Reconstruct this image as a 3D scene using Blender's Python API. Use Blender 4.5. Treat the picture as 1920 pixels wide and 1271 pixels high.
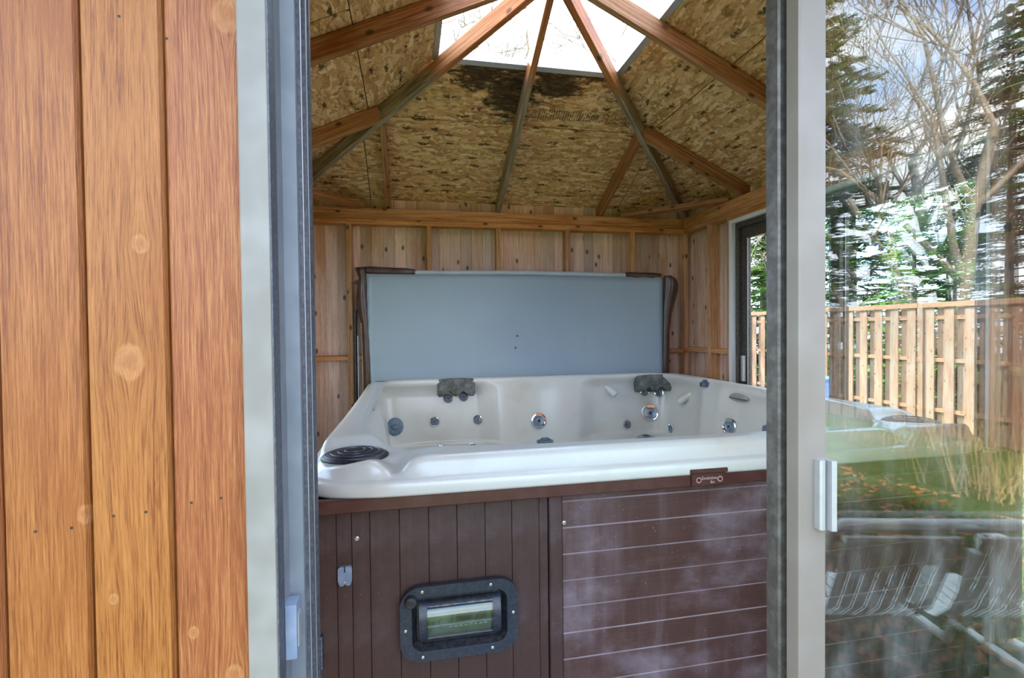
import bpy, bmesh, math, random
from mathutils import Matrix, Vector, noise as mnoise
from mathutils.bvhtree import BVHTree
R = math.radians
rnd = random.Random(7)
for o in list(bpy.data.objects): bpy.data.objects.remove(o)
scene = bpy.context.scene
COL = scene.collection

# ------------------------------------------------------------------ camera
F, CX, CY, CAM_H = 946.0, 960.0, 635.5, 1.28
_x = Vector((5627-CX, -(569-CY), -F)).normalized()
_y = Vector((768-CX, -(620-CY), -F)); _y -= _x*_x.dot(_y); _y.normalize()
_z = _x.cross(_y)
CAMROT = Matrix((_x, _y, _z))                     # camera axes -> room axes
cam = bpy.data.cameras.new('camera'); cam.sensor_width = 36.0; cam.lens = F/1920*36
cam.clip_start = 0.02; cam.clip_end = 300
cam_ob = bpy.data.objects.new('camera', cam); COL.objects.link(cam_ob)
cam_ob.matrix_world = Matrix.Translation((0, 0, CAM_H)) @ CAMROT.to_4x4()
scene.camera = cam_ob

# ------------------------------------------------------------------ world, sun, exposure
SKY_STRENGTH, SUN_STRENGTH, EXPOSURE = 1.1, 4.0, 2.68
w = bpy.data.worlds.new('sky'); scene.world = w; w.use_nodes = True
nt = w.node_tree; nt.nodes.clear()
n_out = nt.nodes.new('ShaderNodeOutputWorld'); n_bg = nt.nodes.new('ShaderNodeBackground')
n_tc = nt.nodes.new('ShaderNodeTexCoord'); n_no = nt.nodes.new('ShaderNodeTexNoise')
n_no.inputs['Scale'].default_value = 2.2; n_no.inputs['Detail'].default_value = 4; n_no.inputs['Roughness'].default_value = .55
n_mp = nt.nodes.new('ShaderNodeMapping'); n_mp.inputs['Scale'].default_value = (1, 1, 2.4)
n_cr = nt.nodes.new('ShaderNodeValToRGB')
n_cr.color_ramp.elements[0].position = .40; n_cr.color_ramp.elements[0].color = (.35, .55, .93, 1)
n_cr.color_ramp.elements[1].position = .66; n_cr.color_ramp.elements[1].color = (1.0, .98, .96, 1)
nt.links.new(n_tc.outputs['Generated'], n_mp.inputs[0]); nt.links.new(n_mp.outputs[0], n_no.inputs['Vector'])
nt.links.new(n_no.outputs['Fac'], n_cr.inputs[0]); nt.links.new(n_cr.outputs[0], n_bg.inputs[0])
n_bg.inputs[1].default_value = SKY_STRENGTH; nt.links.new(n_bg.outputs[0], n_out.inputs[0])
sun = bpy.data.lights.new('sun', 'SUN'); sun.energy = SUN_STRENGTH; sun.angle = R(4); sun.color = (1, .93, .82)
sun_ob = bpy.data.objects.new('sun', sun); COL.objects.link(sun_ob)
sun_ob.rotation_euler = Vector((-.42, .72, .62)).to_track_quat('Z', 'Y').to_euler()
vs = scene.view_settings
vs.view_transform = 'Standard'; vs.look = 'None'; vs.gamma = 1; vs.use_curve_mapping = False; vs.exposure = EXPOSURE
cy = scene.cycles
cy.max_bounces = 8; cy.diffuse_bounces = 4; cy.glossy_bounces = 3; cy.transmission_bounces = 2; cy.transparent_max_bounces = 10
cy.caustics_reflective = False; cy.caustics_refractive = False; cy.adaptive_threshold = .035

# ------------------------------------------------------------------ helpers
WM = {}                                            # world matrix of everything built
def link(o, parent, M):
    COL.objects.link(o); WM[o.name] = M
    if parent:
        o.parent = parent; o.matrix_parent_inverse = WM[parent.name].inverted()
    o.matrix_basis = M
    return o
def empty(name, loc=(0, 0, 0), parent=None, rz=0, **p):
    o = bpy.data.objects.new(name, None); o.empty_display_size = .05
    link(o, parent, Matrix.Translation(loc) @ Matrix.Rotation(rz, 4, 'Z'))
    for k, v in p.items(): o[k] = v
    return o
def struct(name, loc=(0, 0, 0)): return empty(name, loc, kind='structure')
def thing(name, label, cat, loc, group=None, rz=0):
    o = empty(name, loc, None, rz, label=label, category=cat)
    if group: o['group'] = group
    return o
def put(name, me, mat, parent=None, M=None, **p):
    o = bpy.data.objects.new(name, me)
    if mat is not None and not me.materials: me.materials.append(mat)
    link(o, parent, M or Matrix.Identity(4))
    for k, v in p.items(): o[k] = v
    return o
def T(x, y, z): return Matrix.Translation((x, y, z))
class MB:
    def __init__(s): s.v = []; s.f = []
    def add(s, vs, fs):
        n = len(s.v); s.v += [tuple(q) for q in vs]; s.f += [tuple(i+n for i in f) for f in fs]; return s
    def box(s, x0, x1, y0, y1, z0, z1, M=None):
        v = [(x, y, z) for z in (z0, z1) for (x, y) in ((x0, y0), (x1, y0), (x1, y1), (x0, y1))]
        if M: v = [M @ Vector(q) for q in v]
        return s.add(v, [(3, 2, 1, 0), (4, 5, 6, 7), (0, 1, 5, 4), (1, 2, 6, 5), (2, 3, 7, 6), (3, 0, 4, 7)])
    def prism(s, poly, a, b, axis='z', M=None):
        n = len(poly)
        def P(p, t):
            if axis == 'z': return Vector((p[0], p[1], t))
            if axis == 'y': return Vector((p[0], t, p[1]))
            return Vector((t, p[0], p[1]))
        v = [P(p, a) for p in poly] + [P(p, b) for p in poly]
        if M: v = [M @ q for q in v]
        return s.add(v, [tuple(reversed(range(n))), tuple(range(n, 2*n))] + [(i, (i+1) % n, n+(i+1) % n, n+i) for i in range(n)])
    def cbox(s, x0, x1, y0, y1, z0, z1, c=.003, axis='z', M=None):
        if axis == 'z': a = (x0, x1, y0, y1); lo, hi = z0, z1
        elif axis == 'y': a = (x0, x1, z0, z1); lo, hi = y0, y1
        else: a = (y0, y1, z0, z1); lo, hi = x0, x1
        p0, p1, q0, q1 = a
        poly = [(p0+c, q0), (p1-c, q0), (p1, q0+c), (p1, q1-c), (p1-c, q1), (p0+c, q1), (p0, q1-c), (p0, q0+c)]
        return s.prism(poly, lo, hi, axis, M)
    def tube(s, pts, r, n=8, caps=True):
        pts = [Vector(p) for p in pts]; rs = r if isinstance(r, (list, tuple)) else [r]*len(pts)
        base = len(s.v); prev = None
        for i, p in enumerate(pts):
            d = (pts[min(i+1, len(pts)-1)] - pts[max(i-1, 0)]).normalized()
            if prev is None: u = d.orthogonal().normalized()
            else: u = (prev - d*prev.dot(d)); u = u.normalized() if u.length > 1e-6 else d.orthogonal().normalized()
            prev = u; w_ = d.cross(u)
            for k in range(n):
                a = 2*math.pi*k/n; q = p + (u*math.cos(a)+w_*math.sin(a))*rs[i]; s.v.append(tuple(q))
        for i in range(len(pts)-1):
            for k in range(n):
                a = base+i*n+k; b = base+i*n+(k+1) % n; s.f.append((a, b, b+n, a+n))
        if caps:
            s.f.append(tuple(reversed(range(base, base+n)))); e = base+(len(pts)-1)*n; s.f.append(tuple(range(e, e+n)))
        return s
    def lathe(s, prof, n=24, M=None, sx=1, sy=1):
        base = len(s.v)
        for (r, z) in prof:
            for k in range(n):
                a = 2*math.pi*k/n; q = Vector((r*math.cos(a)*sx, r*math.sin(a)*sy, z)); s.v.append(tuple(M @ q if M else q))
        for i in range(len(prof)-1):
            for k in range(n):
                a = base+i*n+k; b = base+i*n+(k+1) % n; s.f.append((a, b, b+n, a+n))
        s.f.append(tuple(reversed(range(base, base+n)))); e = base+(len(prof)-1)*n; s.f.append(tuple(range(e, e+n)))
        return s
    def mesh(s, name, smooth=False, fix=True):
        me = bpy.data.meshes.new(name); me.from_pydata(s.v, [], s.f)
        if fix:
            bm = bmesh.new(); bm.from_mesh(me); bmesh.ops.recalc_face_normals(bm, faces=bm.faces); bm.to_mesh(me); bm.free()
        if smooth:
            for p in me.polygons: p.use_smooth = True
            if smooth != 2:
                try: me.set_sharp_from_angle(angle=R(38))
                except Exception: pass
        me.update(); return me
    def build(s, name, mat, parent=None, M=None, smooth=False, **p):
        return put(name, s.mesh(name, smooth), mat, parent, M, **p)
def rrect(w_, h, r, n=6, cx=0, cy=0):
    out = []
    for (sx, sy, a0) in ((1, 1, 0), (-1, 1, 90), (-1, -1, 180), (1, -1, 270)):
        for k in range(n+1):
            a = R(a0+90*k/n); out.append((cx+sx*(w_/2-r)+r*math.cos(a), cy+sy*(h/2-r)+r*math.sin(a)))
    return out
def ring(mb, outer, inner, y0, y1):
    """flat frame between two loops of equal length in XZ, from y0 (front) to y1"""
    n = len(outer); v = [(p[0], y, p[1]) for y in (y0, y1) for lp in (outer, inner) for p in lp]; f = []
    for i in range(n):
        j = (i+1) % n
        f += [(i, j, n+j, n+i), (2*n+i, 3*n+i, 3*n+j, 2*n+j), (i, 2*n+i, 2*n+j, j), (n+i, n+j, 3*n+j, 3*n+i)]
    mb.add(v, f); return mb
def smooth01(a, b, x):
    t = max(0., min(1., (x-a)/(b-a))) if a != b else float(x > a); return t*t*(3-2*t)
def pixray(px, py):
    return Vector((0, 0, CAM_H)), (CAMROT @ Vector((px-CX, -(py-CY), -F))).normalized()

# ------------------------------------------------------------------ materials
def lin(h):
    h = h.lstrip('#'); o = []
    for i in (0, 2, 4):
        c = int(h[i:i+2], 16)/255; o.append(c/12.92 if c <= .04045 else ((c+.055)/1.055)**2.4)
    return tuple(o)+(1,)
class NM:
    def __init__(s, name):
        s.m = bpy.data.materials.new(name); s.m.use_nodes = True; s.t = s.m.node_tree; s.t.nodes.clear()
        s.out = s.t.nodes.new('ShaderNodeOutputMaterial')
    def n(s, kind, **kw):
        nd = s.t.nodes.new('ShaderNode'+kind)
        for k, v in kw.items():
            if k in nd.inputs.keys(): s.set(nd.inputs[k], v)
            else: setattr(nd, k, v)
        return nd
    def set(s, inp, v):
        if hasattr(v, 'links') or isinstance(v, bpy.types.NodeSocket): s.t.links.new(v, inp)
        else: inp.default_value = v
    def math(s, op, a, b=0, c=0, clamp=False):
        nd = s.t.nodes.new('ShaderNodeMath'); nd.operation = op; nd.use_clamp = clamp
        for i, v in enumerate((a, b, c)): s.set(nd.inputs[i], v)
        return nd.outputs[0]
    def mix(s, f, a, b, mode='MIX'):
        nd = s.t.nodes.new('ShaderNodeMix'); nd.data_type = 'RGBA'; nd.blend_type = mode
        s.set(nd.inputs['Factor'], f); s.set(nd.inputs[6], a); s.set(nd.inputs[7], b); return nd.outputs[2]
    def ramp(s, f, stops):
        nd = s.t.nodes.new('ShaderNodeValToRGB'); s.set(nd.inputs[0], f); e = nd.color_ramp.elements
        while len(e) < len(stops): e.new(.5)
        for k, (p, c) in enumerate(stops): e[k].position = p; e[k].color = c if len(c) == 4 else tuple(c)+(1,)
        return nd.outputs[0]
    def step(s, x, a, b):
        nd = s.t.nodes.new('ShaderNodeMapRange'); nd.interpolation_type = 'SMOOTHSTEP'
        s.set(nd.inputs[0], x); nd.inputs[1].default_value = a; nd.inputs[2].default_value = b; return nd.outputs[0]
    def coords(s, scale=(1, 1, 1), rot=(0, 0, 0), rand=0, src=None):
        v = src or s.n('TexCoord').outputs['Object']
        if rand:
            oi = s.n('ObjectInfo').outputs['Random']; cb = s.n('CombineXYZ')
            for k, q in enumerate((17.3, 31.7, 53.1)): s.set(cb.inputs[k], s.math('MULTIPLY', oi, q*rand))
            va = s.n('VectorMath', operation='ADD'); s.set(va.inputs[0], v); s.set(va.inputs[1], cb.outputs[0]); v = va.outputs[0]
        mp = s.n('Mapping', Scale=scale, Rotation=rot); s.set(mp.inputs[0], v); return mp.outputs[0]
    def noise(s, vec, scale=5, detail=4, rough=.55, dist=0, dim='3D'):
        nd = s.n('TexNoise', noise_dimensions=dim, Scale=scale, Detail=detail, Roughness=rough, Distortion=dist); s.set(nd.inputs['Vector'], vec); return nd.outputs['Fac']
    def voro(s, vec, scale=5, feature='F1', dim='2D'):
        nd = s.n('TexVoronoi', voronoi_dimensions=dim, Scale=scale); nd.feature = feature; s.set(nd.inputs['Vector'], vec); return nd
    def bump(s, h, strength=.3, dist=.005):
        nd = s.n('Bump', Strength=strength, Distance=dist); s.set(nd.inputs['Height'], h); return nd.outputs[0]
    def done(s, col, rough=.5, metal=0, normal=None, spec=.5, **kw):
        b = s.n('BsdfPrincipled'); s.set(b.inputs['Base Color'], col); s.set(b.inputs['Roughness'], rough); s.set(b.inputs['Metallic'], metal)
        s.set(b.inputs['Specular IOR Level'], spec)
        for k, v in kw.items(): s.set(b.inputs[k.replace('_', ' ')], v)
        if normal is not None: s.set(b.inputs['Normal'], normal)
        s.t.links.new(b.outputs[0], s.out.inputs[0]); return s.m
def plain(name, hexc, rough=.5, metal=0, var=.12, scale=30, bump=.0, spec=.5):
    m = NM(name); c = lin(hexc); nz = m.noise(m.coords(), scale, 2)
    col = m.mix(m.math('MULTIPLY', m.step(nz, .35, .75), var), c, tuple(min(1, q*1.0+.5*(1-q)*.6) for q in c[:3])+(1,))
    return m.done(col, rough, metal, m.bump(nz, bump, .002) if bump else None, spec)
def wood(name, base, dark, light, axis='z', knots=(), rand=1, rough=.6, grain=1.0, tone=.5, red=None, knotcell=True, weather=None, bumpy=.35, spec=.35, wave=.03, fine=.35):
    """timber with grain running along `axis`; `knots` = hand-placed (x, z, radius) in object space"""
    m = NM(name); src = m.n('TexCoord').outputs['Object']
    rot = {'z': (0, 0, 0), 'x': (0, R(90), 0), 'y': (R(90), 0, 0)}[axis]
    v = m.coords((1, 1, 1), rot, rand, src)
    sep = m.n('SeparateXYZ'); m.set(sep.inputs[0], v)
    across = m.math('ADD', sep.outputs[0], sep.outputs[1]); along = sep.outputs[2]
    warp = None; kmask = None; kcore = None
    if knots:
        s0 = m.n('SeparateXYZ'); m.set(s0.inputs[0], src)
        for (kx, kz, kr) in knots:
            dx = m.math('SUBTRACT', s0.outputs[0], kx); dz = m.math('MULTIPLY', m.math('SUBTRACT', s0.outputs[2], kz), .75)
            d2 = m.math('ADD', m.math('MULTIPLY', dx, dx), m.math('MULTIPLY', dz, dz)); d = m.math('SQRT', d2)
            wv = m.math('MULTIPLY', m.math('DIVIDE', kr*kr*1.1, m.math('ADD', d, kr*.8)), 1.0)
            sg = m.math('MULTIPLY', wv, m.math('SIGN', dx))
            warp = sg if warp is None else m.math('ADD', warp, sg)
            k1 = m.math('SUBTRACT', 1, m.step(m.math('ADD', d, m.math('MULTIPLY', m.math('SUBTRACT', m.noise(src, 60, 3), .5), kr*.5)), kr*.85, kr*1.1)); kmask = k1 if kmask is None else m.math('MAXIMUM', kmask, k1)
            k2 = m.math('SUBTRACT', 1, m.step(m.math('ADD', d, m.math('MULTIPLY', m.math('SUBTRACT', m.noise(src, 110, 3), .5), kr*.9)), kr*.35, kr*.6)); kcore = k2 if kcore is None else m.math('MAXIMUM', kcore, k2)
    if warp is not None: across = m.math('SUBTRACT', across, warp)
    wav = m.noise(m.coords((1, 1, .45), (0, 0, 0), 0, v), 3.0, 2, .5); across = m.math('ADD', across, m.math('MULTIPLY', wav, wave))
    cb = m.n('CombineXYZ'); m.set(cb.inputs[0], m.math('MULTIPLY', across, 90*grain)); m.set(cb.inputs[1], m.math('MULTIPLY', along, 2.2))
    g1 = m.noise(cb.outputs[0], 1.0, 3, .6, .4, '2D')
    cb2 = m.n('CombineXYZ'); m.set(cb2.inputs[0], m.math('MULTIPLY', across, 480*grain)); m.set(cb2.inputs[1], m.math('MULTIPLY', along, 14))
    g2 = m.noise(cb2.outputs[0], 1.0, 3, .75, 0, '2D')
    g = m.math('ADD', m.math('MULTIPLY', g1, 1-fine), m.math('MULTIPLY', g2, fine))
    blotch = m.noise(m.coords((3, 3, .9), (0, 0, 0), 0, v), 2.4, 3, .6)
    col = m.ramp(g, [(.34, lin(dark)), (.5, lin(base)), (.68, lin(light))])
    if red: col = m.mix(m.math('MULTIPLY', m.step(blotch, .5, .72), .75), col, lin(red))
    oi = m.n('ObjectInfo').outputs['Random']
    hs = m.n('HueSaturation'); m.set(hs.inputs['Color'], col); m.set(hs.inputs['Value'], m.math('ADD', 1-tone*.5, m.math('MULTIPLY', oi, tone)))
    m.set(hs.inputs['Saturation'], m.math('ADD', 1.0-tone*.2, m.math('MULTIPLY', m.math('FRACT', m.math('MULTIPLY', oi, 7.31)), tone*.5))); col = hs.outputs[0]
    if weather: col = m.mix(m.math('MULTIPLY', m.step(blotch, .42, .66), .7), col, lin(weather))
    if knotcell:
        cv = m.n('CombineXYZ'); m.set(cv.inputs[0], m.math('MULTIPLY', across, 9)); m.set(cv.inputs[1], m.math('MULTIPLY', along, 5))
        vo = m.voro(cv.outputs[0], 1.0); cs = m.n('SeparateColor'); m.set(cs.inputs[0], vo.outputs['Color'])
        kk = m.math('MULTIPLY', m.math('SUBTRACT', 1, m.step(vo.outputs['Distance'], .05, .14)), m.step(cs.outputs[0], .62, .66))
        col = m.mix(m.math('MULTIPLY', kk, .8), col, lin('#3a2314'))
    if knots:
        kn = m.noise(src, 90, 4, .7); col = m.mix(m.math('MULTIPLY', kmask, m.math('ADD', .05, m.math('MULTIPLY', kn, .65))), col, lin('#b88352')); col = m.mix(m.math('MULTIPLY', kcore, m.math('ADD', .15, m.math('MULTIPLY', kn, .6))), col, lin('#94562f'))
    return m.done(col, rough, 0, m.bump(g2, bumpy, .002), spec)

M = {}
M['siding'] = wood('stained siding', '#8b4f26', '#6c3615', '#9c6437', rand=1, tone=.15, red='#7e411a', rough=.5, bumpy=.7, wave=.010, fine=.68)
M['pale_board'] = wood('unfinished pine boarding', '#dfbfa8', '#c49d80', '#eed8c4', rand=1, tone=.5, red='#cc9870', rough=.7, fine=.5)
M['stud'] = wood('rough framing timber', '#c99a6e', '#9c6c44', '#deb68c', rand=1, tone=.25, red='#b5764a', rough=.7)
M['beam_x'] = wood('plate timber', '#c98f5e', '#965c34', '#dcaa7c', axis='x', rand=1, tone=.2, red='#ab6536', rough=.7)
M['beam_y'] = wood('plate timber along', '#c98f5e', '#965c34', '#dcaa7c', axis='y', rand=1, tone=.2, red='#ab6536', rough=.7)
M['rafter'] = wood('rafter timber', '#a9744c', '#7f5030', '#c6976e', axis='x', rand=1, tone=.25, red='#8f4a22', rough=.6)
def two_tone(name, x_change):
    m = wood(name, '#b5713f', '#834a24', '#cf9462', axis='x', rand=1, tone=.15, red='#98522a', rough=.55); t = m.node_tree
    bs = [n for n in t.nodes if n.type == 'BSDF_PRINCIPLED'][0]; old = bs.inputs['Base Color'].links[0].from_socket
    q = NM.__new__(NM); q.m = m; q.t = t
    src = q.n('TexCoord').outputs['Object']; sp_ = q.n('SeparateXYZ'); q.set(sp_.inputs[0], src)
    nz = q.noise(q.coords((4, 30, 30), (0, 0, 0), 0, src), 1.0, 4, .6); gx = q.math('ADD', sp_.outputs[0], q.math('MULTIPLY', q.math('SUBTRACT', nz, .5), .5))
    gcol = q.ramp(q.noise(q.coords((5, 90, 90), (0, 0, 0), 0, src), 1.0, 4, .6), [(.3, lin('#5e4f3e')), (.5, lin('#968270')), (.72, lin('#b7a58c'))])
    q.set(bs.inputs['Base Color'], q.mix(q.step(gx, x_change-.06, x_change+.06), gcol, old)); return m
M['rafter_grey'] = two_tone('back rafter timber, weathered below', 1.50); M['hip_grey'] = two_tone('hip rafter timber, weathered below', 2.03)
M['fence'] = wood('fence cedar', '#8c6a58', '#735341', '#9d7f6a', rand=1, tone=.3, weather='#8c7c70', rough=.8)
M['fence_y'] = wood('fence rail cedar', '#906b54', '#73523e', '#a17f66', axis='y', rand=1, tone=.2, rough=.8)
M['bronze'] = plain('bronze aluminium', '#4b4642', .45, .3, .2, 60)
M['jamb_grey'] = plain('weathered grey vinyl jamb', '#666c74', .5, 0, .15, 18)
M['flange'] = plain('pale grey flange', '#746f68', .55, 0, .2, 14, .1)
M['track'] = plain('dark grey track', '#3f424c', .5, .2, .18, 160, .1)
M['stile'] = plain('beige aluminium stile', '#776f67', .45, .1, .12, 9)
M['alu'] = plain('brushed aluminium', '#a9aaad', .35, .5, .2, 40)
M['latch'] = plain('grey blue plastic latch', '#717f94', .5, 0, .3, 30)
M['white_paint'] = plain('white painted trim', '#dfe0e2', .5, 0, .2, 20)
M['skyframe'] = plain('skylight aluminium', '#aab0b6', .4, .4, .2, 30)
M['concrete'] = plain('concrete', '#8d8a84', .9, 0, .4, 12, .3)
M['roofing'] = plain('brown shingle roofing', '#4b3b31', .9, 0, .4, 40, .4)
M['black'] = plain('black plastic', '#17181d', .4, 0, .08, 90, .05)
M['navy'] = plain('dark blue black moulded plastic', '#1d2430', .38, 0, .06, 120, .08)
M['dark'] = plain('dark cabinet lining', '#171210', .9)
M['screw'] = plain('steel screw', '#c8c4b4', .3, .8)
M['vinyl_brown'] = plain('brown marine vinyl', '#4a332b', .28, 0, .08, 12, .1)
M['vinyl_edge'] = plain('pale seam binding', '#a58f78', .6)
M['liner_top'] = plain('grey hinge strip', '#a9b4b8', .5, 0, .2, 12)
M['trim_brown'] = plain('brown metal trim', '#4d2a24', .35, .1, .05, 25)
M['pillow'] = plain('dark grey green foam pillow', '#484c46', .7, 0, .35, 25, .2)
M['knob'] = plain('slate blue plastic', '#4f6478', .35, 0, .3, 60)
M['knob_dark'] = plain('dark slate plastic', '#2c3a4e', .35, 0, .3, 60)
M['grey_lens'] = plain('grey translucent cover', '#8b8f88', .3, 0, .3, 50)
M['jet_blue'] = plain('grey blue jet nozzle', '#75879a', .3, .2, .2, 60)
M['chrome'] = plain('chrome', '#cfd6dd', .1, 1.0, .1, 20)
M['print'] = plain('black ink', '#2a2018', .9)
M['light_print'] = plain('scratched pale lettering', '#b9a09a', .6)
M['barrel'] = plain('blue plastic barrel', '#4a6ea8', .45, 0, .3, 8)
M['resin'] = plain('pale green grey resin', '#dbe3d8', .5, 0, .3, 12)
def m_acrylic():
    m = NM('pearl acrylic'); v = m.coords(); n1 = m.noise(v, 3.5, 5, .6); n2 = m.noise(v, 220, 2)
    col = m.mix(m.math('MULTIPLY', m.step(n1, .52, .74), .35), lin('#cbc9c1'), lin('#baab92'))
    col = m.mix(m.math('MULTIPLY', m.step(n2, .5, .8), .15), col, lin('#f4f4f4'))
    return m.done(col, .28, 0, None, .5, Coat_Weight=.3, Coat_Roughness=.15)
M['acrylic'] = m_acrylic()
def m_liner():
    m = NM('grey blue cover liner'); v = m.coords(); n1 = m.noise(v, 1.6, 3, .5); n2 = m.noise(m.coords((1, 1, .15)), 9, 4); n3 = m.noise(v, 14, 6, .7)
    col = m.mix(n1, lin('#8998a4'), lin('#9ba9b2')); col = m.mix(m.math('MULTIPLY', m.step(n3, .62, .8), .3), col, lin('#6d6a60'))
    h = m.math('ADD', m.math('MULTIPLY', n2, .6), m.math('MULTIPLY', n1, 1.5))
    return m.done(col, .42, 0, m.bump(h, .25, .02), .5)
M['liner'] = m_liner()
def m_plank(name, axis, haze, c0='#40271f', c1='#5a3c34'):
    m = NM(name); v = m.coords((1, 1, 1), (0, 0, 0), 0)
    st = {'z': (160, 160, 6), 'x': (6, 160, 160)}[axis]
    g = m.noise(m.coords(st, (0, 0, 0), 1), 1.0, 4, .6, 1.5)
    h1 = m.noise(m.coords((2.2, 2.2, 3.0)), 1.6, 5, .62); h2 = m.noise(m.coords((11, 11, 1.2)), 1.0, 5, .65); sp = m.noise(v, 160, 2, .5)
    col = m.mix(g, lin(c0), lin(c1))
    hz = m.math('MULTIPLY', m.math('ADD', m.math('MULTIPLY', m.step(h1, .45, .75), .8), m.math('MULTIPLY', m.step(h2, .45, .8), .35)), haze, clamp=True)
    col = m.mix(hz, col, lin('#8f8088'))
    if axis == 'x':
        sz = m.n('SeparateXYZ'); m.set(sz.inputs[0], v); fz = m.math('FRACT', m.math('DIVIDE', m.math('SUBTRACT', sz.outputs[2], .0795), .07775))
        ln = m.math('MULTIPLY', m.step(fz, .945, .975), m.math('ADD', .02, m.math('MULTIPLY', m.noise(m.coords((7, 7, 7)), 1.0, 4), .8), clamp=True)); col = m.mix(ln, col, lin('#b7a8ac'))
    col = m.mix(m.math('MULTIPLY', m.step(sp, .72, .76), .5), col, lin('#b0a49c'))
    return m.done(col, .5, 0, m.bump(g, .25, .002), .4)
M['plank_v'] = m_plank('brown cabinet plank upright', 'z', .22, '#33201b', '#46302a')
M['plank_h'] = m_plank('brown cabinet plank with mineral haze', 'x', .7, '#3a231d', '#533730')
def m_glass(name, ior, tint, smudge=.02):
    m = NM(name); ge = m.n('NewGeometry'); dt = m.n('VectorMath', operation='DOT_PRODUCT'); m.set(dt.inputs[0], ge.outputs['Incoming']); m.set(dt.inputs[1], ge.outputs['Normal'])
    f0 = ((ior-1)/(ior+1))**2; cs = m.math('SUBTRACT', 1, m.math('ABSOLUTE', dt.outputs['Value']), clamp=True)
    fr = m.math('ADD', f0, m.math('MULTIPLY', m.math('POWER', cs, 5), 1-f0))
    tr = m.n('BsdfTransparent', Color=tint); gl = m.n('BsdfGlossy', Roughness=0.0, Color=(1, 1, 1, 1)); df = m.n('BsdfDiffuse', Color=(.8, .85, .85, 1))
    m1 = m.n('MixShader'); m.set(m1.inputs[0], fr); m.t.links.new(tr.outputs[0], m1.inputs[1]); m.t.links.new(gl.outputs[0], m1.inputs[2])
    dirt = m.math('MULTIPLY', m.step(m.noise(m.coords((1, 1, .35)), 9, 6, .7), .45, .8), smudge)
    m2 = m.n('MixShader'); m.set(m2.inputs[0], dirt); m.t.links.new(m1.outputs[0], m2.inputs[1]); m.t.links.new(df.outputs[0], m2.inputs[2])
    m.t.links.new(m2.outputs[0], m.out.inputs[0]); return m.m
M['door_glass'] = m_glass('patio door glass', 1.62, (.93, .955, .94, 1), .06)
M['clear_glass'] = m_glass('clear pane', 1.35, (.95, .98, .97, 1), .03)
M['radio_glass'] = m_glass('clear plastic door', 1.55, (.85, .9, .85, 1), .05)
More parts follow.
